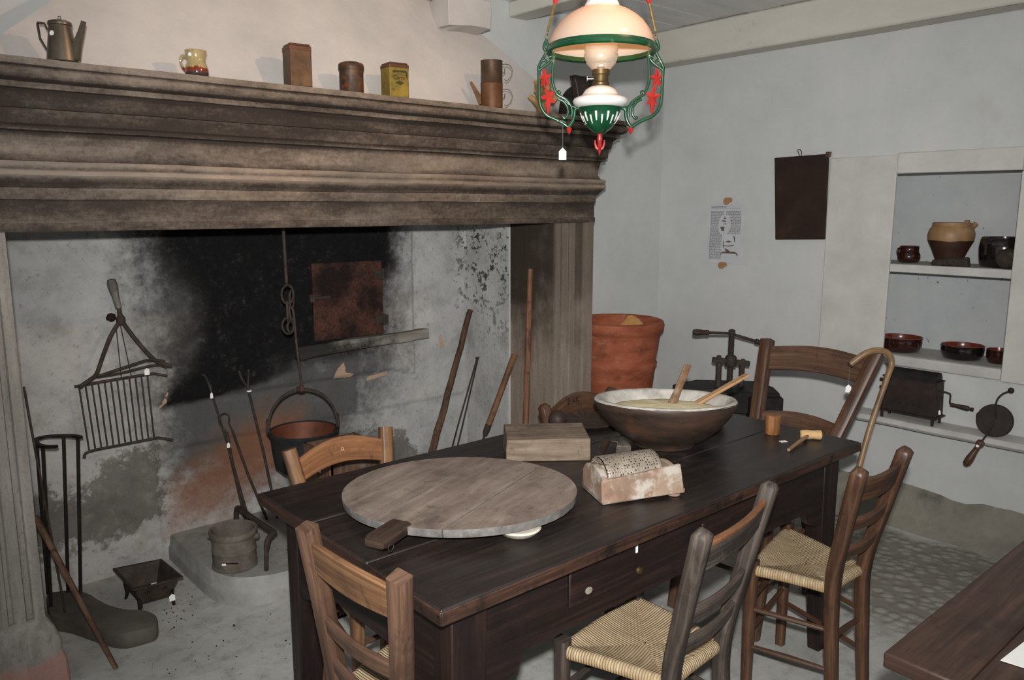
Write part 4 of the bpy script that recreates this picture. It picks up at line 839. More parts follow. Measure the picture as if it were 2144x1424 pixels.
b = MB(); b.lathe(LP, dome + [(.047, 2.151)] + [(r-.003, z-.003) for r, z in dome[::-1]] , 56, cap=False); b.build('lamp_shade', m_shade, t, ang=70)
b = MB(); b.lathe(LP, [(.046, 2.148), (.050, 2.153), (.051, 2.160), (.047, 2.166), (.044, 2.172), (.048, 2.180), (.058, 2.192), (.066, 2.205), (.070, 2.22), (.064, 2.222), (.045, 2.19), (.040, 2.165)], 40, cap=False); b.build('glass_crown', m_milk, t, ang=70)
b = MB(); b.lathe(LP, [(.150, 2.026), (.160, 2.022), (.165, 2.026), (.164, 2.036), (.158, 2.040), (.157, 2.046), (.153, 2.046), (.152, 2.032), (.150, 2.026)], 56, cap=False); b.build('shade_ring', m_green, t, ang=40)
b = MB(); b.lathe(LP, [(.060, 1.866), (.072, 1.870), (.081, 1.878), (.083, 1.886), (.079, 1.893), (.066, 1.899), (.058, 1.900), (.053, 1.907), (.046, 1.918), (.034, 1.926), (.024, 1.930)], 48); b.build('oil_reservoir', m_milk, t, ang=50)
br = MB(); br.lathe(LP, [(.024, 1.929), (.026, 1.932), (.026, 1.938), (.023, 1.942), (.023, 1.960), (.027, 1.962), (.0275, 1.975), (.025, 1.977), (.025, 1.972), (.012, 1.972), (.012, 1.985)], 28); bo = br.build('burner', m_brass, t, ang=35)
b = MB(); b.tube([LQ(-.022, 1.950, -.004), LQ(-.040, 1.950, -.004)], .0016, 6); b.lathe(LQ(-.040, 1.950, -.004), [(.0075, 0), (.0075, .002)], 12, -RT); b.build('wick_knob', M('pale_metal', [(.3, (170, 168, 160)), (.7, (200, 198, 190))], 9, rough=.4, metal=.7), bo)
b = MB(); b.lathe(LP, [(.0245, 1.975), (.030, 1.980), (.042, 1.992), (.049, 2.008), (.050, 2.022), (.049, 2.05), (.045, 2.08), (.035, 2.11), (.030, 2.15), (.028, 2.20)], 40, cap=False); b.build('glass_chimney', m_glass, t, ang=80)
b = MB(); b.lathe(LP, [(.010, 1.790), (.018, 1.794), (.034, 1.806), (.048, 1.824), (.057, 1.844), (.061, 1.862), (.065, 1.866), (.064, 1.871), (.058, 1.871)], 48); cup = b.build('green_cup', m_green, t, ang=50)
b = MB()
for i in range(20):
    a = 2*PI*i/20; long = i % 2 == 0; rad = lambda z: .0185 + (.058-.018)*min(1, max(0, (z-1.794)/.052))**.62 + .0012
    for z0, z1, w in ([(1.826, 1.852, .0028)] if long else [(1.818, 1.842, .0022)]):
        q = []
        for z, ww in ((z0, w*.5), (lerp((z0, 0, 0), (z1, 0, 0), .5).x, w), (z1, w*1.1)):
            c = LP + up*z + (RT*math.cos(a) + FW*math.sin(a))*(rad(z)+.0005); tn = -RT*math.sin(a) + FW*math.cos(a); n_ = RT*math.cos(a) + FW*math.sin(a)
            q.append([c+tn*ww, c+tn*ww-n_*.003, c-tn*ww-n_*.003, c-tn*ww])
        b.loft(q)
b.build('white_openwork', m_milk, cup)
def leaf(b, c, s, rot=0., d=0., n=5):
    """cast vine leaf in the arm plane"""
    pts = []
    for i in range(n*4):
        a = 2*PI*i/(n*4) + rot; k = (1., .62, .34, .62)[i % 4]; pts.append((c[0] + s*k*math.cos(a)*.8, c[1] + s*k*math.sin(a)))
    vf = [b.bm.verts.new(LQ(x, z, -.0025+d)) for x, z in pts]; vb = [b.bm.verts.new(LQ(x, z, .0025+d)) for x, z in pts]
    cf = b.bm.verts.new(LQ(c[0], c[1], -.008+d)); cb = b.bm.verts.new(LQ(c[0], c[1], .005+d)); m = len(pts)
    for i in range(m):
        j = (i+1) % m; b.face([vf[i], vf[j], cf]); b.face([vb[j], vb[i], cb]); b.face([vf[i], vb[i], vb[j], vf[j]])
for s, off in ((-1, .004), (1, -.004)):
    g = lambda pts, n=5: curve([LQ(s*a + off, z) for a, z in pts], n)
    b = MB(); r = .0046
    b.tube(g([(.166, 2.062), (.172, 2.050), (.174, 2.038), (.168, 2.028), (.172, 2.016), (.182, 2.000), (.190, 1.982), (.189, 1.972)]), r, 7)
    b.tube(g([(.158, 2.028), (.162, 2.045), (.170, 2.060)]), r, 7)
    b.tube(g([(.189, 1.975), (.188, 1.94), (.187, 1.90), (.182, 1.870), (.165, 1.846), (.135, 1.832), (.112, 1.820), (.100, 1.812), (.090, 1.822), (.082, 1.840), (.080, 1.86), (.072, 1.866), (.062, 1.866)]), r*1.15, 7)
    b.tube(g([(.150, 2.03), (.144, 2.018), (.146, 2.00), (.148, 1.97), (.148, 1.945), (.143, 1.925), (.134, 1.906), (.120, 1.898), (.104, 1.888), (.092, 1.872), (.088, 1.855), (.090, 1.840)]), r, 7)
    b.tube(g([(.160, 2.012), (.146, 2.018), (.150, 2.030)]), r*1.2, 7)
    b.tube(g([(.189, 1.975), (.176, 1.984), (.162, 1.994), (.152, 2.004), (.146, 2.016)]), r, 7)
    b.tube(g([(.186, 1.992), (.178, 2.002), (.170, 2.004), (.168, 1.998)]), r*.9, 7)
    b.tube(g([(.134, 1.906), (.130, 1.914), (.126, 1.912), (.127, 1.907)]), r*.9, 7)
    b.tube(g([(.128, 1.892), (.116, 1.886), (.104, 1.872), (.100, 1.856), (.104, 1.842), (.112, 1.836), (.116, 1.842)]), r*.9, 7)
    b.tube(g([(.112, 1.888), (.090, 1.872), (.074, 1.868)]), r*.8, 7)
    arm = b.build('scroll_arm', m_green, t, ang=70)
    b = MB(); leaf(b, (s*.171+off, 1.952), .030, .4); leaf(b, (s*.160+off, 1.898), .033, -.6 if s < 0 else .2)
    b.tube(g([(.171, 1.952), (.172, 1.935), (.166, 1.918), (.152, 1.906)]), .0028, 6); b.tube(g([(.171, 1.952), (.176, 1.970), (.180, 1.984)]), .0022, 6)
    b.lathe(LQ(s*.160+off, 1.878), [(.009, .012), (.008, 0), (.0055, -.012), (.006, -.018), (0, -.034)], 8, ax=(0, 0, 1)); b.build('red_vine_leaf', m_red, arm, ang=30)
    b = MB(); b.lathe(LQ(s*.097+off, 1.794), [(0, -.006), (.005, .002), (.0085, .012), (.004, .018), (.0035, .022)], 8); b.build('red_tip', m_red, arm)
    # chain with link and leaf ornament, up to the ceiling hook
    b = MB(); c0, c1, c2 = LQ(s*.166+off, 2.064), LQ(s*.1635+off, 2.085), LQ(s*.138+off, 2.185); c3 = LQ(s*.01, 2.585)
    b.tube(circ(lerp(c0, c1, .3), .006, 12, up, RT), .0014, 6, ring=True); b.tube(circ(lerp(c0, c1, .75), .006, 12, up, FW), .0014, 6, ring=True); b.tube([c1, c2], .0042, 6); b.tube([c2, c3], .0022, 6); ch = b.build('hanging_chain', M('dull_brass_chain', [(.3, (84, 74, 44)), (.7, (122, 108, 66))], 60, rough=.5, metal=.5), t)
    b = MB(); b.lathe(lerp(c1, c2, .84), [(.003, -.01), (.009, .004), (.010, .016), (.005, .028), (0, .036)], 8, c2-c1); b.build('red_bud', m_red, ch)
b = MB(); b.lathe(LP, [(.0005, 1.728), (.004, 1.738), (.0075, 1.752), (.006, 1.762), (.0085, 1.776), (.007, 1.788), (.010, 1.794)], 10)
for s in (-1, 1):
    b.tube([LQ(s*.003, 1.745), LQ(s*.010, 1.750), LQ(s*.0135, 1.762), LQ(s*.014, 1.773)], [.004, .004, .0035, .002], 6); b.tube([LQ(0, 1.745, s*.003), LQ(0, 1.75, s*.010), LQ(0, 1.762, s*.0135), LQ(0, 1.773, s*.014)], [.004, .004, .0035, .002], 6)
b.build('red_finial', m_red, t)
b = MB(); b.lathe(LP, [(.012, 2.575), (.014, 2.585), (.006, 2.60)], 12); b.build('ceiling_hook', m_brass, t)
hang_tag(t, LQ(-.112, 1.828, -.006), .078, .022, .036)
b = MB(); b.tube([LQ(-.130, 1.826, -.004), LQ(-.114, 1.829, -.007), LQ(-.104, 1.824, -.004)], .0014, 5); b.build('tied_thread', m_string, t)

# ------------------------------------------------------------------ things on the mantel shelf (2.00 m)
SH = 2.0055
m_stk = M('white_sticker', [(.3, (226, 228, 224)), (.7, (240, 241, 238))], 20, rough=.6, bump=0)
m_tinpot = M('tarnished_tin', [(.3, (78, 70, 60)), (.5, (108, 98, 85)), (.75, (138, 126, 110))], 9, (1, 1, .5), rough=.36, spec=.4, metal=.75, bump=.15, dirt=[((60, 42, 30), 9, .55, .7)])
pc = V((.600, 2.775, SH)); t = thing('coffee_pot', tuple(pc), 'tall tapered tin coffee pot with angular handle, far left on the mantel', 'coffee pot')
b = MB(); b.lathe(pc, [(.042, 0), (.044, .002), (.043, .01), (.040, .035), (.0345, .075), (.031, .104), (.0335, .106), (.0335, .111), (.031, .112)], 32); b.build('pot_body', m_tinpot, t, ang=40)
ld = MB(); ld.lathe(pc, [(.033, .111), (.0325, .115), (.022, .120), (.010, .122), (.004, .123), (0, .124)], 28); lo = ld.build('lid', m_tinpot, t, ang=50)
b = MB(); b.tube(circ(pc + up*.128, .0045, 10, RT, up), .0013, 5, ring=True); b.build('lid_ring', m_tinpot, lo)
b = MB(); hp = [pc - RT*.030 + up*.092, pc - RT*.040 + up*.096, pc - RT*.046 + up*.112, pc - RT*.066 + up*.114, pc - RT*.067 + up*.110, pc - RT*.064 + up*.07, pc - RT*.043 + up*.030, pc - RT*.037 + up*.024]
b.bar(hp, .008, .004, (0, 0, 1)) if False else b.tube(hp, [.0032, .0032, .0035, .0042, .0042, .0038, .0032, .003], 6); b.build('handle', m_tinpot, t)
b = MB(); sp = [pc + RT*.034 + up*.010, pc + RT*.046 + up*.045, pc + RT*.062 + up*.085, pc + RT*.073 + up*.118]
b.sweep(sp, [(-1, -.7), (.8, -.9), (1, 0), (.8, .9), (-1, .7)], RT, [.016, .012, .0085, .006]); b.build('spout', m_tinpot, t, ang=40)
b = MB(); sdir = (-FW*.96 - RT*.25).normalized(); b.lathe(pc + up*.078 + sdir*.0335, [(.0075, 0), (.0075, .0012), (0, .0014)], 18, sdir + up*.12); b.build('sticker', m_stk, t)
def mug_mat():
    t = NT('dripped_glaze'); v = t.map(); sep = t.N.new('ShaderNodeSeparateXYZ'); t.lk(v, sep.inputs[0]); n = t.noise(t.map('Object', (1, 1, .35)), 60, 4)
    z = t.math('ADD', sep.outputs[2], t.math('MULTIPLY', t.math('SUBTRACT', n, .5), .030)); c = t.ramp(t.noise(v, 30, 4), [(.3, (146, 128, 88)), (.7, (170, 150, 106))])
    c = t.mix(t.rng(z, .030, .024), c, (112, 44, 20)); c = t.mix(t.rng(z, .014, .010), c, (58, 50, 48)); c = t.mix(t.rng(t.noise(t.map('Object', (1, 1, .2)), 55, 3), .64, .7), c, (120, 58, 24)); return t.fin(c, .15, .5, 0, .4)
pc = V((1.000, 2.775, SH)); t = thing('glazed_mug', tuple(pc), 'small yellow glazed mug with a brown dripped base on the mantel', 'mug')
mm = mug_mat(); b = MB(); b.lathe(pc, [(.034, 0), (.037, .004), (.038, .016), (.0365, .028), (.031, .042), (.0295, .056), (.032, .070), (.0355, .082), (.034, .083), (.029, .06), (.029, .02), (0, .01)], 32); b.build('mug_body', mm, t, ang=60)
b = MB(); b.tube(curve([pc - RT*.029 + up*.062, pc - RT*.044 + up*.066, pc - RT*.053 + up*.052, pc - RT*.048 + up*.032, pc - RT*.034 + up*.014], 5), [.0055]*10 + [.0045]*11, 8); b.build('handle', mm, t)
b = MB(); b.lathe(pc + up*.066 + sdir*.0315, [(.0062, 0), (.0062, .0012), (0, .0014)], 16, sdir); b.build('sticker', m_stk, t)
def tin(name, c, w, d, h, rot, mat, lidm, label, letters=None):
    c = V((c[0], c[1], SH)); t = thing(name, tuple(c), label, 'tin'); b = MB(); b.box(c + up*(h*.45), (w, d, h*.9), (0, 0, rot)); b.build('tin_body', mat, t, bevel=.004)
    b = MB(); b.box(c + up*(h*.9), (w*1.02, d*1.02, h*.12), (0, 0, rot)); b.box(c + up*(h*.98), (w*.93, d*.93, h*.05), (0, 0, rot)); b.build('lid', lidm, t, bevel=.005); return t, c
m_tin1 = M('brown_tin', [(.3, (58, 42, 27)), (.5, (84, 60, 38)), (.75, (108, 80, 52))], 14, rough=.5, spec=.35, metal=.2, dirt=[((56, 52, 40), 16, .54, .68)])
m_tin1l = M('brown_tin_lid', [(.3, (70, 44, 30)), (.7, (98, 64, 44))], 14, rough=.5, metal=.2)
tin('rusty_tin', (1.372, 2.792), .082, .080, .150, -.12, m_tin1, m_tin1l, 'taller rusty brown square tin, left of the round tin on the mantel')
m_tin3 = M('yellow_tin', [(.3, (88, 74, 26)), (.5, (124, 104, 34)), (.75, (146, 122, 48))], 14, rough=.5, spec=.35, dirt=[((78, 66, 30), 20, .56, .70), ((106, 62, 32), 9, .6, .74)])
t, c = tin('yellow_tin', (1.790, 2.792), .086, .080, .132, -.10, m_tin3, m_tin1l, 'yellow square tin with dark lettering on its front, on the mantel')
n_ = V((math.sin(-.10), -math.cos(-.10), 0)); x_ = V((math.cos(-.10), math.sin(-.10), 0))
textpart('lettering', 'Curre', .021, frame(c + n_*.0402 + up*.074, x_, (0, 0, 1)), m_ink, t)
m_olive = M('dark_olive_print', [(.3, (44, 44, 18)), (.7, (66, 62, 26))], 30)
b = MB(); fc = c + n_*.0402; P2 = lambda x, z: fc + x_*x + up*z
b.prism([P2(-.018, .054), P2(-.008, .060), P2(.0, .064), P2(.010, .060), P2(.020, .054), P2(.004, .046)], n_*.0006); b.prism([P2(-.03, .10), P2(.03, .104), P2(.034, .094), P2(.0, .096), P2(-.028, .092)], n_*.0006); b.prism([P2(.028, .098), P2(.036, .098), P2(.036, .068), P2(.030, .078)], n_*.0006); b.build('printed_leaves', m_olive, t)
m_tin2 = M('flowered_tin', [(.3, (44, 36, 30)), (.48, (66, 48, 36)), (.6, (92, 60, 36)), (.78, (80, 74, 48))], 26, rough=.5, spec=.35, metal=.15, dirt=[((40, 36, 34), 18, .5, .66), ((120, 56, 26), 24, .6, .7)])
c = V((1.594, 2.792, SH)); t = thing('round_tin', tuple(c), 'dark round tin with a worn flower print, middle tin on the mantel', 'tin')
b = MB(); b.lathe(c, [(.046, 0), (.047, .002), (.046, .005), (.046, .092), (.047, .094)], 32); b.build('tin_body', m_tin2, t, ang=40)
b = MB(); b.lathe(c, [(.048, .085), (.0490, .087), (.0485, .104), (.045, .110), (.028, .116), (0, .119)], 32); b.build('lid', m_tin2, t, ang=50)
m_rtin = M('brown_rusted_tin', [(.3, (60, 48, 39)), (.55, (80, 61, 46)), (.8, (100, 77, 60))], 16, rough=.5, spec=.35, metal=.4, bump=.2)
m_rtin2 = M('orange_rusted_tin', [(.3, (84, 56, 36)), (.55, (108, 72, 46)), (.8, (126, 88, 60))], 16, rough=.55, spec=.3, metal=.3, bump=.2)
c = V((2.286, 2.785, SH)); t = thing('flip_coffee_maker', tuple(c), 'two-part rusty cylinder coffee maker with thin spout and two handles on the mantel', 'coffee maker')
b = MB(); b.lathe(c, [(.048, 0), (.0485, .100), (.050, .103)], 32); b.build('lower_pot', m_rtin2, t, ang=40)
b = MB(); b.lathe(c, [(.049, .104), (.0475, .106), (.0475, .196), (.049, .199), (.045, .200), (0, .200)], 32); b.build('upper_pot', m_rtin, t, ang=40)
b = MB(); b.sweep([c - RT*.042 + up*.020, c - RT*.064 + up*.062, c - RT*.092 + up*.112], [(-1, -.8), (1, -.8), (1, .8), (-1, .8)], RT, [.016, .010, .0055]); b.build('spout', m_rtin2, t, ang=40)
for z in (.012, .118):
    b = MB(); b.bar(curve([c + RT*.047 + up*(z+.068), c + RT*.075 + up*(z+.066), c + RT*.090 + up*(z+.046), c + RT*.085 + up*(z+.018), c + RT*.066 + up*(z-.002), c + RT*.056 + up*(z+.004)], 5), .010, .002, (0, 0, 1)) ; b.tube(curve([c + RT*.048 + up*(z+.03), c + RT*.056 + up*(z+.034), c + RT*.058 + up*(z+.050)], 4), .0018, 5); b.build('handle', m_rtin, t)
m_root = M('pale_root', [(.3, (134, 106, 68)), (.55, (168, 136, 90)), (.8, (190, 160, 116))], 22, rough=.8, bump=.4, dirt=[((110, 66, 34), 14, .56, .7)])
c = V((2.60, 2.785, SH)); 
b = MB()
b.tube(curve([c - RT*.006 + up*-.001, c - RT*.012 + up*.05, c - RT*.020 + up*.10, c - RT*.026 + up*.152], 5), [.030, .03, .03, .028, .026, .025, .024, .023, .022, .021, .020, .019, .019, .020, .021, .022], 9)
b.tube(curve([c - RT*.02 + up*.03, c - RT*.048 + up*.062, c - RT*.068 + up*.080], 4), [.018, .016, .015, .014, .0135, .013, .013, .012, .011], 8)
b.tube(curve([c - RT*.01 + up*.06, c + RT*.025 + up*.075, c + RT*.055 + up*.06], 4), [.03, .034, .036, .036, .034, .03, .028, .026, .02], 8)
b.tube(curve([c - RT*.02 + up*.09, c - RT*.040 + up*.105], 4), [.014, .013, .012, .011, .01], 7)
b.tube(curve([c + RT*.005 + up*.09, c + RT*.022 + up*.125, c + RT*.024 + up*.14], 4), [.018]*5+[.015]*4, 7); b.wobble(.006, 26)
for v in b.bm.verts: v.co.z = max(v.co.z, SH)
solo(b, 'root_carving', m_root, tuple(c), 'knobbly pale branching root standing on the mantel behind the lamp', 'root', ang=60)
t = thing('charcoal_iron', (2.86, 2.80, SH), 'round-backed black iron piece with a flared chimney, mantel right end behind the lamp', 'iron')
b = MB(); c = V((2.895, 2.80, SH)); N = 24; secs = []
for y, s in ((-.035, .92), (-.03, .97), (0, 1.), (.035, .97), (.042, .92)):
    secs.append([c + V((.155*s*math.cos(PI*i/N), y, .168*s*math.sin(PI*i/N)**.8 if 0 < i < N else 0)) for i in range(N+1)])
b.loft(secs); b.build('body', m_blackiron, t, ang=40)
b = MB(); c = V((2.815, 2.742, SH)); b.loft([[c + V((sx*w+sh, sy*.018, z)) for sx, sy in ((-1, -1), (1, -1), (1, 1), (-1, 1))] for w, sh, z in ((.060, .022, 0), (.062, .018, .06), (.066, .010, .12), (.076, .000, .182))]); b.build('chimney', M('brown_black_iron', [(.3, (34, 26, 23)), (.7, (54, 42, 37))], 14, rough=.5, spec=.35), t, bevel=.004)
b = MB(); b.prism([c + V((.022 + .028*math.cos(a) - .3*.045*math.sin(a), -.0185, .072 + .045*math.sin(a))) for a in [i*PI/12 for i in range(24)]], (0, -.002, 0)); b.build('pale_oval', M('pale_oval', [(.3, (140, 140, 112)), (.7, (172, 170, 142))], 50), t)

# ------------------------------------------------------------------ niche wall
m_glaze = M('brown_glaze', [(.3, (34, 14, 10)), (.55, (52, 22, 15)), (.8, (70, 32, 22))], 9, rough=.12, spec=.5, bump=.1, coat=.5)
m_glazein = M('red_glaze_inside', [(.3, (88, 34, 22)), (.7, (116, 50, 34))], 9, rough=.2, spec=.5, coat=.3)
m_blackglaze = M('black_glaze', [(.3, (18, 14, 13)), (.6, (30, 22, 20)), (.85, (44, 32, 28))], 9, rough=.14, spec=.5, bump=.1, coat=.4)
Z1, Z2 = 1.2985, .8475
c = V((4.13, 1.715, Z1)); t = thing('brown_jar', tuple(c), 'small glossy brown jar at the left end of the upper niche shelf', 'jar')
b = MB(); b.lathe(c, [(.036, 0), (.047, .006), (.053, .024), (.051, .042), (.045, .054), (.046, .056), (.044, .058), (.044, .080), (.046, .083), (.043, .084), (.038, .05), (0, .012)], 32); b.build('jar_body', m_glaze, t, ang=50)
b = MB(); b.tube(curve([c - RT*.043 + up*.074, c - RT*.058 + up*.066, c - RT*.056 + up*.046, c - RT*.050 + up*.034], 4), .006, 8); b.build('handle', m_glaze, t)
def jug_mat():
    t = NT('half_glazed_jug'); v = t.map(); sep = t.N.new('ShaderNodeSeparateXYZ'); t.lk(v, sep.inputs[0]); n = t.noise(v, 9, 5)
    z = t.math('ADD', sep.outputs[2], t.math('MULTIPLY', t.math('SUBTRACT', n, .5), .015)); c = t.ramp(t.noise(v, 11, 5), [(.3, (122, 92, 62)), (.55, (152, 120, 84)), (.8, (172, 142, 106))])
    c = t.mix(t.rng(z, .118, .114), c, t.ramp(n, [(.3, (48, 30, 22)), (.7, (76, 48, 34))])); return t.fin(c, .5, .4)
mj = jug_mat(); c = V((4.135, 1.527, Z1)); t = thing('clay_jug', tuple(c), 'big round tan clay jug with dark lower half on the upper niche shelf', 'jug')
b = MB(); b.lathe(c, [(.054, 0), (.058, .004), (.062, .03), (.082, .080), (.100, .118), (.103, .148), (.096, .172), (.084, .186), (.086, .190), (.085, .202), (.079, .204), (.074, .18), (.09, .14), (0, .02)], 44); b.build('jug_body', mj, t, ang=50)
b = MB(); b.tube([c + RT*.084 + up*.165, c + RT*.100 + up*.182, c + RT*.116 + up*.198], [.014, .0125, .0125], 12); b.build('spout', mj, t)
b = MB(); b.box(c + RT*.078 + FW*.01 + up*.207, (.022, .02, .016)); b.build('lug', mj, t, bevel=.004)
c = V((4.15, 1.297, Z1)); t = thing('dark_crock', tuple(c), 'wide straight black glazed crock at the right of the upper niche shelf', 'crock')
b = MB(); b.lathe(c, [(.086, 0), (.094, .006), (.101, .05), (.103, .09), (.098, .128), (.094, .132), (.094, .139), (.089, .139), (.088, .03), (0, .02)], 44); b.build('crock_body', m_blackglaze, t, ang=50)
for dy in (-.008, .008):
    b = MB(); b.ball(c + V((-.090, -.030+dy, .108)), .0065, 6); b.build('boss', m_blackglaze, t)
m_rough = M('pitted_dark_stone', [(.3, (38, 32, 28)), (.55, (58, 50, 43)), (.8, (84, 74, 63))], 60, rough=.9, bump=.8, bd=.004)
b = MB(); P = [V((4.03, 1.575, Z1+.004)), V((4.035, 1.40, Z1+.004))]
b.hexa([V((4.012, 1.395, Z1)), V((4.052, 1.395, Z1)), V((4.052, 1.565, Z1)), V((4.012, 1.565, Z1))], [V((4.016, 1.402, Z1+.046)), V((4.048, 1.402, Z1+.046)), V((4.048, 1.56, Z1+.028)), V((4.016, 1.56, Z1+.028))]); b.wobble(.003, 22)
solo(b, 'rasp_block', m_rough, (4.03, 1.48, Z1), 'low dark pitted block lying in front of the tan clay jug', 'block', bevel=.008)
b = MB(); b.ball((4.022, 1.240, Z1+.047), .05, 12, (.7, 1.0, .95), .12, 4)
for v in b.bm.verts: v.co.z = max(v.co.z, Z1)
solo(b, 'pitted_stone', m_rough, (4.045, 1.245, Z1), 'rounded dark pitted stone in front of the black glazed crock', 'stone', ang=60)
def dish(c, r, h, label, hand=None, mat=None):
    c = V(c); t = thing('glazed_dish', tuple(c), label, 'dish', 'dishes on the lower niche shelf'); b = MB()
    b.lathe(c, [(r*.72, 0), (r*.86, .006), (r*.96, h*.4), (r*.985, h*.75), (r*.96, h*.86), (r, h*.95), (r, h), (r*.965, h)], 44, cap='foot'); b.build('dish_body', mat or m_blackglaze, t, ang=50)
    b = MB(); b.lathe(c, [(r*.968, h*.995), (r*.93, h*.8), (r*.9, h*.4), (r*.7, .012), (0, .010)], 44, cap=False); b.build('red_inside', m_glazein, t, ang=50)
    if hand is not None:
        b = MB(); d = V(hand).normalized(); s_ = d.cross(up); b.tube(curve([c + d*r*.90 + s_*.03 + up*h*.75, c + d*(r+.012) + s_*.02 + up*h*.55, c + d*(r+.014) - s_*.02 + up*h*.5, c + d*r*.90 - s_*.03 + up*h*.7], 4), .006, 8); b.build('handle', mat or m_blackglaze, t)
dish((4.115, 1.716, Z2), .104, .074, 'glossy brown dish with a loop handle, left on the lower niche shelf', (-.6, -.8, 0), m_glaze)
dish((4.125, 1.425, Z2), .0955, .068, 'shallow black dish with red inside, middle of the lower niche shelf')
dish((4.13, 1.268+.0, Z2), .052, .066, 'small dark dish half hidden at the right of the lower niche shelf', None, m_glaze)
# slate board on its hook
t = thing('hanging_slate', (3.985, 2.25, 1.62), 'dark brown rectangular board hanging on the wall beside the niche', 'board')
b = MB(); b.hexa([V((3.974, 2.088, 1.408)), V((3.986, 2.088, 1.408)), V((3.992, 2.378, 1.398)), V((3.980, 2.378, 1.398))], [V((3.974, 2.096, 1.848)), V((3.986, 2.096, 1.848)), V((3.992, 2.410, 1.842)), V((3.980, 2.410, 1.842))])
b.build('panel', M('dark_board', [(.3, (36, 26, 22)), (.6, (50, 35, 28)), (.85, (72, 50, 38))], 7, rough=.6, spec=.3, dirt=[((90, 60, 40), 6, .66, .8, (1, 1, 1), .6)]), t, bevel=.002)
b = MB(); b.hexa([V((3.968, 2.09, 1.832)), V((3.99, 2.09, 1.832)), V((3.99, 2.11, 1.832)), V((3.968, 2.11, 1.832))], [V((3.968, 2.086, 1.858)), V((3.99, 2.086, 1.858)), V((3.99, 2.108, 1.858)), V((3.968, 2.108, 1.858))]); b.build('corner_block', m_brown, t, bevel=.002)
b = MB(); b.tube(curve([V((3.982, 2.262, 1.845)), V((3.984, 2.275, 1.872)), V((3.985, 2.268, 1.88)), V((3.985, 2.255, 1.868)), V((3.982, 2.252, 1.845))], 5), .0022, 6); b.build('wire_hook', m_iron, t)
b = MB(); b.bx(3.990, 4.001, 2.2, 2.32, 1.5, 1.7); b.build('back_batten', m_brown, t)
# printed sheet
t = thing('printed_sheet', (3.997, 2.714, 1.42), 'white printed sheet with two clay dabs, pinned to the wall left of the dark board', 'paper')
m_paper = M('printed_paper', [(.3, (186, 186, 190)), (.7, (202, 202, 206))], 9, rough=.8, bump=0); m_txt = M('grey_print', [(.3, (88, 86, 84)), (.7, (108, 106, 104))], 30, bump=0); m_pic = M('print_brown', [(.3, (86, 74, 66)), (.7, (120, 104, 92))], 60, bump=0)
q = lambda u, v, d=0: V((3.9975-d, 2.840-.252*u+.006*(1-v)*(1-u), 1.246+.349*v+.004*(u)))
b = MB(); b.prism([q(0, 0), q(1, 0), q(1, 1), q(0, 1)], (.0008, 0, 0)); b.build('sheet', m_paper, t)
b = MB(); rr = random.Random(3)
def strip(u0, u1, v, h=.008):
    u = u0
    while u < u1 - .01:
        w = min(.02+.06*rr.random(), u1-u); vs = [b.bm.verts.new(q(a, c, .0006)) for a, c in ((u, v-h/2), (u+w, v-h/2), (u+w, v+h/2), (u, v+h/2))]; b.face(vs, None, False); u += w+.012
for i in range(44):
    v = .868-.0185*i; m0 = .44 if v > .80 else .44 - .13*math.sqrt(max(0, 1-((v-.64)/.17)**2)) if v > .48 else .42
    strip(.085, m0, v)
for i in range(21):
    v = .868-.0185*i; m0 = .50 if v > .80 else .50 + .14*math.sqrt(max(0, 1-((v-.66)/.17)**2)); strip(m0, .90, v)
strip(.09, .5, .945, .012); vs = [b.bm.verts.new(q(a, c, .0006)) for a, c in ((.09, .921), (.92, .921), (.92, .925), (.09, .925))]; b.face(vs, None, False); b.build('printed_text', m_txt, t)
b = MB()
def poly(pts): vs = [b.bm.verts.new(q(a, c, .0007)) for a, c in pts]; b.face(vs, None, False)
poly([(.44, .75), (.50, .73), (.48, .79)]); poly([(.36, .71), (.50, .69), (.52, .71), (.44, .725)]); poly([(.52, .705), (.60, .685), (.60, .69)]); poly([(.40, .66), (.54, .655), (.5, .67)])
poly([(.36, .615), (.48, .615), (.46, .54), (.40, .54)]); poly([(.50, .36), (.60, .385), (.70, .365), (.60, .35)]); poly([(.45, .31), (.6, .30), (.76, .32), (.72, .295), (.60, .285), (.48, .295)])
poly([(.50, .26), (.60, .235), (.66, .19), (.54, .20)]); poly([(.40, .17), (.46, .20), (.78, .20), (.86, .165)]); poly([(.40, .17), (.44, .17), (.41, .135)]); poly([(.80, .17), (.86, .165), (.86, .125)]); poly([(.455, .36), (.475, .42), (.48, .26), (.46, .26)]); poly([(.72, .48), (.77, .44), (.775, .36), (.755, .36)])
b.build('printed_pictures', m_pic, t)
m_dab = M('clay_dab', [(.3, (146, 108, 70)), (.7, (172, 132, 92))], 20, rough=.8)
for y, z in ((2.705, 1.610), (2.722, 1.236)):
    b = MB(); b.prism([V((3.994, y + .020*math.cos(a) + .006, z + .021*math.sin(a))) for a in [i*PI/8 for i in range(16)]], (-.008, 0, 0)); b.prism([V((3.9942, y - .012 + .019*math.cos(a), z + .006 + .015*math.sin(a))) for a in [i*PI/8 for i in range(16)]], (-.006, 0, 0)); b.lathe((3.986, y + .008, z + .002), [(.005, 0), (.004, .002), (0, .002)], 10, (-1, 0, 0)); b.build('clay_dab', m_dab, t, bevel=.002)
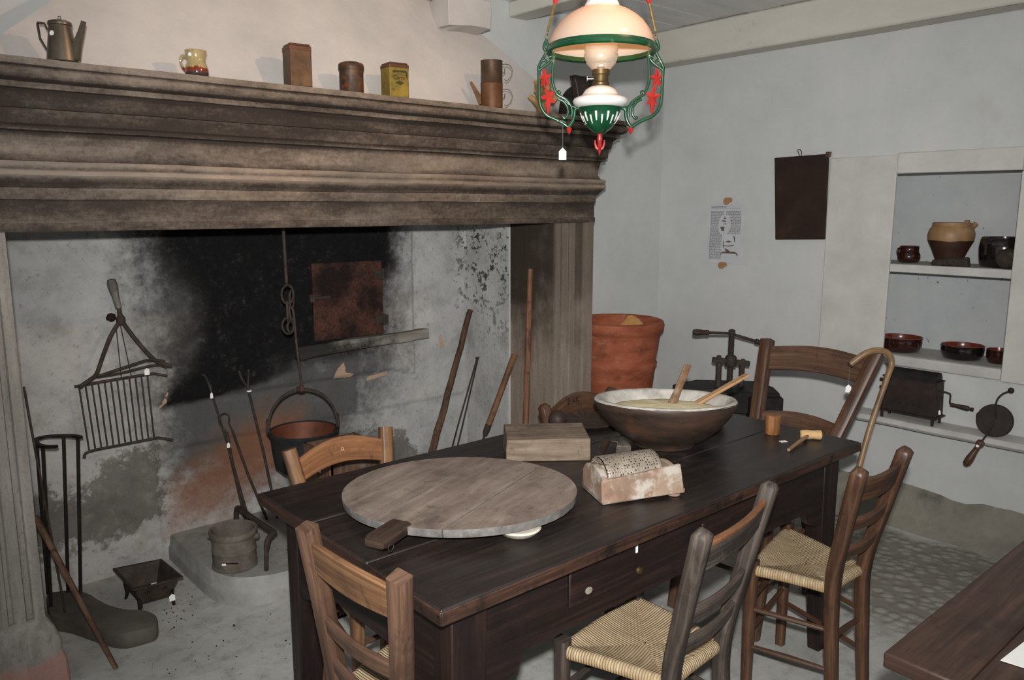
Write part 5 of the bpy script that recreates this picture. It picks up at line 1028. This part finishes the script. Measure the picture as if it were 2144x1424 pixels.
# coffee roaster on the ledge
ZL = .5475; m_roast = M('roaster_iron', [(.3, (38, 30, 28)), (.55, (52, 42, 39)), (.8, (70, 56, 50))], 12, rough=.6, spec=.3, metal=.2, bump=.2, dirt=[((84, 52, 40), 6, .64, .8, (1, 1, 1), .6)])
xr0, xr1, yr0, yr1 = 3.88, 3.972, 1.432, 1.69; t = thing('coffee_roaster', ((xr0+xr1)/2, (yr0+yr1)/2, ZL), 'dark iron box roaster with an open drum and wooden crank, on the wall ledge', 'roaster')
zb = ZL + .035
b = MB(); qb = lambda z, e: [V((xr0-e, yr0-e, z)), V((xr1+e, yr0-e, z)), V((xr1+e, yr1+e, z)), V((xr0-e, yr1+e, z))]
b.loft([qb(zb, .010), qb(zb+.006, .010), qb(zb+.010, .0), qb(zb+.170, -.004), qb(zb+.172, .0), qb(zb+.176, .0), qb(zb+.174, -.010), qb(zb+.03, -.012)]); b.build('body', m_roast, t, ang=30)
b = MB()
for i in range(5): b.lathe((xr0-.0005, 1.625-.03*i, zb+.050), [(.0045, 0), (.0045, .0012), (0, .0012)], 10, (-1, 0, 0))
b.build('air_holes', m_blackiron, t)
for x in (xr0+.002, xr1-.006):
    for y in (yr0+.01, yr1-.01): b = MB(); b.box((x, y, ZL+.018), (.008, .012, .036)); b.build('leg', m_roast, t)
b = MB(); N = 20; cx_, cz_ = (xr0+xr1)/2+.005, zb+.172
b.loft([[V((cx_ + .036*math.cos(2*PI*i/N), y, cz_ + .036*math.sin(2*PI*i/N)*1.25)) for i in range(N)] for y in (yr0+.012, yr1-.012)]); b.build('drum', m_blackiron, t, ang=40)
b = MB(); b.tube(curve([V((cx_-.01, yr0+.005, zb+.132)), V((cx_-.01, yr0-.035, zb+.128)), V((cx_-.012, yr0-.046, zb+.118)), V((cx_-.012, yr0-.046, zb+.085)), V((cx_-.012, yr0-.055, zb+.077))], 5), .004, 7); ck = b.build('crank', m_roast, t)
b = MB(); b.lathe((cx_-.012, yr0-.050, zb+.076), [(.009, 0), (.0095, .012), (.0085, .02), (.012, .06), (.012, .075), (.006, .085), (.009, .090), (.009, .098), (0, .10)], 14, (0, -1, -.06)); b.build('crank_handle', m_darkwood, ck)
for z, y in ((zb+.10, yr0-.008), (zb+.148, yr1+.008), (zb+.11, yr1+.006)): b = MB(); b.box((xr0+.02, y, z), (.014, .022, .014)); b.build('axle_block', m_roast, t)
hang_tag(t, V((xr0+.02, yr0-.012, zb+.095)), .05, .010, .022, (0, -1, 0))
# round long-handled roasting pan leaning on the ledge
t = thing('wafer_iron', (3.90, 1.18, .54), 'round flat iron pan with wooden handle, leaning on the ledge right of the roaster', 'pan')
ax = V((-.97, -.05, .22)).normalized(); pc = V((3.905, 1.187, .6235)); uu = V((0, -1, 0)) - ax*V((0, -1, 0)).dot(ax); uu.normalize(); vv = ax.cross(uu); vv = vv if vv.z > 0 else -vv
b = MB(); b.lathe(pc - ax*.012, [(.070, 0), (.074, .004), (.074, .020), (.070, .024), (.0, .026)], 40, ax); pan = b.build('pan', m_roast, t, ang=40)
b = MB(); b.lathe(pc - ax*.012 + uu*-.066 + vv*.01, [(.012, 0), (.012, .012)], 8, -uu); b.build('hinge', m_roast, t)
b = MB(); b.tube(curve([pc + ax*.016 + vv*.008 + uu*.008, pc + ax*.022 + vv*.05, pc + ax*.02 + vv*.095, pc + ax*.02 + vv*.125 + uu*.018, pc + ax*.02 + vv*.14 + uu*.042], 5), .0042, 7); b.ball(pc + ax*.02 + vv*.145 + uu*.046, .0135, 8); b.build('top_arm', m_roast, t)
b = MB(); b.tube([pc + ax*.018 + vv*.0 + uu*.002, pc + ax*.020 - vv*.06 - uu*.012, pc + ax*.020 - vv*.10 - uu*.03], .0045, 7); b.build('shaft', m_roast, t)
h0 = pc + ax*.020 - vv*.098 - uu*.030; hd = (-vv*.93 - uu*.36).normalized(); b = MB(); b.lathe(h0, [(.008, 0), (.017, .006), (.018, .022), (.012, .035), (.013, .06), (.018, .10), (.017, .125), (.008, .138), (0, .14)], 16, hd); ho = b.build('handle', m_redwood, t, ang=60)
b = MB(); b.lathe(h0 + hd*.03 + ax*.014, [(.007, 0), (.007, .002), (0, .002)], 12, ax); b.build('sticker', m_stk, ho)
# press in the corner
fq = lambda a, z, d=0.: V((3.5, 2.35, 0)) + RT*a + FW*d + up*z
t = thing('screw_press', (3.55, 2.31, 0), 'black cast iron screw press with long crossbar handle, in the corner behind the table', 'press')
b = MB(); b.loft([[fq(a, z, d) for a, d in ((-.255, -.10), (.26, -.13), (.275, .02), (.215, .17), (-.10, .20), (-.25, .08))] for z in (.52, .60, .635)]); 
for v in b.bm.verts: v.co.z -= .0
b.build('slab', m_blackiron, t, bevel=.008)
b = MB(); b.loft([[fq(a, z, d) for a, d in ((.10, -.16), (.27, -.16), (.285, .0), (.10, .0))] for z in (.50, .60, .615)]); b.build('block', m_blackiron, t, bevel=.008)
b = MB(); b.lathe(fq(.19, .614, -.08), [(.03, 0), (.03, .008), (0, .012)], 18); b.build('boss', m_darkwood, t)
for a in (-.020, .102): b = MB(); b.lathe(fq(a, .63, .02), [(.022, 0), (.016, .012), (.0145, .10), (.017, .135)], 14); b.build('column', m_iron, t)
b = MB(); pr = [(.0165, .60)]; z = .61
while z < .92: pr += [(.0165, z), (.0135, z+.006)]; z += .012
b.lathe(fq(.040, 0, .02), pr + [(.019, .922), (.017, .94), (0, .945)], 14); b.build('screw', m_iron, t, ang=20)
b = MB(); b.bar([fq(-.055, .782, .02), fq(.14, .760, .02)], .028, .026); b.lathe(fq(.041, .745, .02), [(.028, 0), (.032, .02), (.030, .05), (.022, .06)], 14)
for a in (-.022, .106): b.lathe(fq(a, .79-.02*(a > 0), .02), [(.014, 0), (.012, .014), (0, .016)], 8)
b.build('crosshead', m_iron, t, bevel=.003)
b = MB(); b.tube([fq(-.155, .928, .02), fq(.030, .922, .02), fq(.24, .858, .02)], .0075, 8); hb = b.build('turning_bar', m_iron, t)
for a, c_ in (((-.165, .928), (-.085, .926)), ((.245, .856), (.155, .884))):
    p0, p1 = fq(a[0], a[1], .02), fq(c_[0], c_[1], .02); b = MB(); b.lathe(p0, [(0, -.002), (.014, .002), (.017, .02), (.016, .04), (.013, .06), (.015, .08), (.009, .086)], 12, p1-p0); b.build('grip', m_darkwood, hb)
b = MB(); b.loft([[fq(a, z, d) for a, d in ((-.19, -.10), (.20, -.10), (.20, .14), (-.19, .14))] for z in (0, .52)]); b.build('stand', m_darkwood, t, bevel=.005)
# big terracotta jar behind the pillar
m_terra = M('terracotta', [(.3, (124, 66, 46)), (.5, (150, 84, 60)), (.75, (170, 104, 78))], 6, (1, 1, 3), rough=.75, spec=.2, bump=.3, dirt=[((190, 160, 138), 8, .60, .74, (1, 1, 2.4), .65), ((96, 56, 42), 5, .56, .72, (1, 1, 1), .7)])
jc = V((3.288, 2.900, 0)); t = thing('terracotta_jar', tuple(jc), 'huge terracotta jar with thick rim standing behind the right fireplace pillar', 'jar')
b = MB(); b.lathe(jc, [(.15, 0), (.165, .01), (.185, .3), (.192, .56), (.208, .70), (.216, .715), (.217, .725), (.210, .74), (.222, .82), (.230, .885), (.236, .895), (.248, .910), (.252, .935), (.246, .955), (.230, .962), (.218, .95), (.21, .90), (.18, .6), (0, .55)], 56); b.build('jar_body', m_terra, t, ang=45)
b = MB(); P = [jc + RT*-.04 - FW*.05 + up*.90, jc + RT*.03 - FW*.02 + up*.955, jc + RT*.07 + FW*.0 + up*.985, jc + RT*.12 + FW*.03 + up*.955, jc + RT*.17 + FW*.05 + up*.90]
pts = [P[0], P[1], P[1] + (P[2]-P[1])*.8 + RT*-.012, P[2], P[3], P[4]]; b.prism(pts, FW*.016 - up*.0); b.wobble(.004, 20)
for p in (P[0], P[4]): pass
solo(b, 'tile_shard', M('ochre_shard', [(.3, (170, 122, 68)), (.7, (196, 150, 94))], 14, rough=.8), tuple(jc + up*.9), 'ochre yellow broken piece sticking up inside the terracotta jar', 'shard', bevel=.002)
b = MB(); b.lathe(jc + up*.86, [(.205, 0), (.12, .02), (0, .03)], 40, cap=False); b.wobble(.012, 8); o = solo(b, 'jar_filling', m_terra, tuple(jc + up*.86), 'reddish rubble filling the terracotta jar', 'rubble', ang=80); o['kind'] = 'stuff'
# cane on the tall chair
m_cane = wood('cane', (96, 72, 48), (126, 98, 68), (152, 124, 92), .4, .45, [((84, 58, 36), 10, .6, .75)], (40, 4, 1), .15)
t = thing('walking_cane', (2.90, 1.34, 0), 'crook-handled walking cane hooked over the tall red chair', 'cane')
P = curve([V((2.78, 1.33, .004)), V((2.87, 1.345, .35)), V((3.0, 1.352, .66)), V((3.10, 1.335, .90)), V((3.128, 1.332, .965)), V((3.118, 1.345, 1.005)), V((3.09, 1.375, 1.016)), V((3.06, 1.41, 1.0)), V((3.028, 1.45, .955))], 6)
b = MB(); b.tube(P, [.0095+.0035*min(1, i/30) for i in range(len(P))], 10); b.build('shaft', m_cane, t, ang=70)
b = MB(); b.lathe(P[-1], [(.0135, -.004), (.0135, .002), (.0, .004)], 10, P[-1]-P[-2]); b.build('end_cap', m_darkwood, t)
hang_tag(t, P[-1] + up*-.008, .072, .022, .032)
# foreground table, cropped by the frame
t = thing('side_table', (2.0, .32, 0), 'second dark brown table in the right foreground, mostly cut off by the frame', 'table')
m_fg = wood('foreground_table', (46, 32, 26), (64, 46, 38), (88, 66, 54), .45, .4, [((110, 98, 90), 6, .62, .8, (1, 1, 1), .4)], (45, 2.2, 1), .15)
b = MB(); b.bx(1.415, 2.70, .435, .575, .718, .75); b.bx(1.415, 2.70, .08, .4335, .718, .75); b.build('tabletop', m_fg, t, bevel=.005)
b = MB(); b.bx(1.50, 2.62, .14, .52, .61, .718); b.build('apron', m_fg, t, bevel=.003)
for x in (1.53, 2.59):
    for y in (.17, .49): b = MB(); b.lathe((x, y, 0), [(.022, 0), (.03, .1), (.034, .45), (.036, .62)], 4); b.build('leg', m_fg, t)
b = MB(); pp = [V((1.545, .420, .752)), V((1.56, .33, .7515)), V((1.80, .30, .7515)), V((1.84, .40, .7515))]; b.prism(pp, (0, 0, .0012)); solo(b, 'paper_sheet', m_tagw, (1.66, .36, .7505), 'corner of a white paper sheet on the foreground table', 'paper')
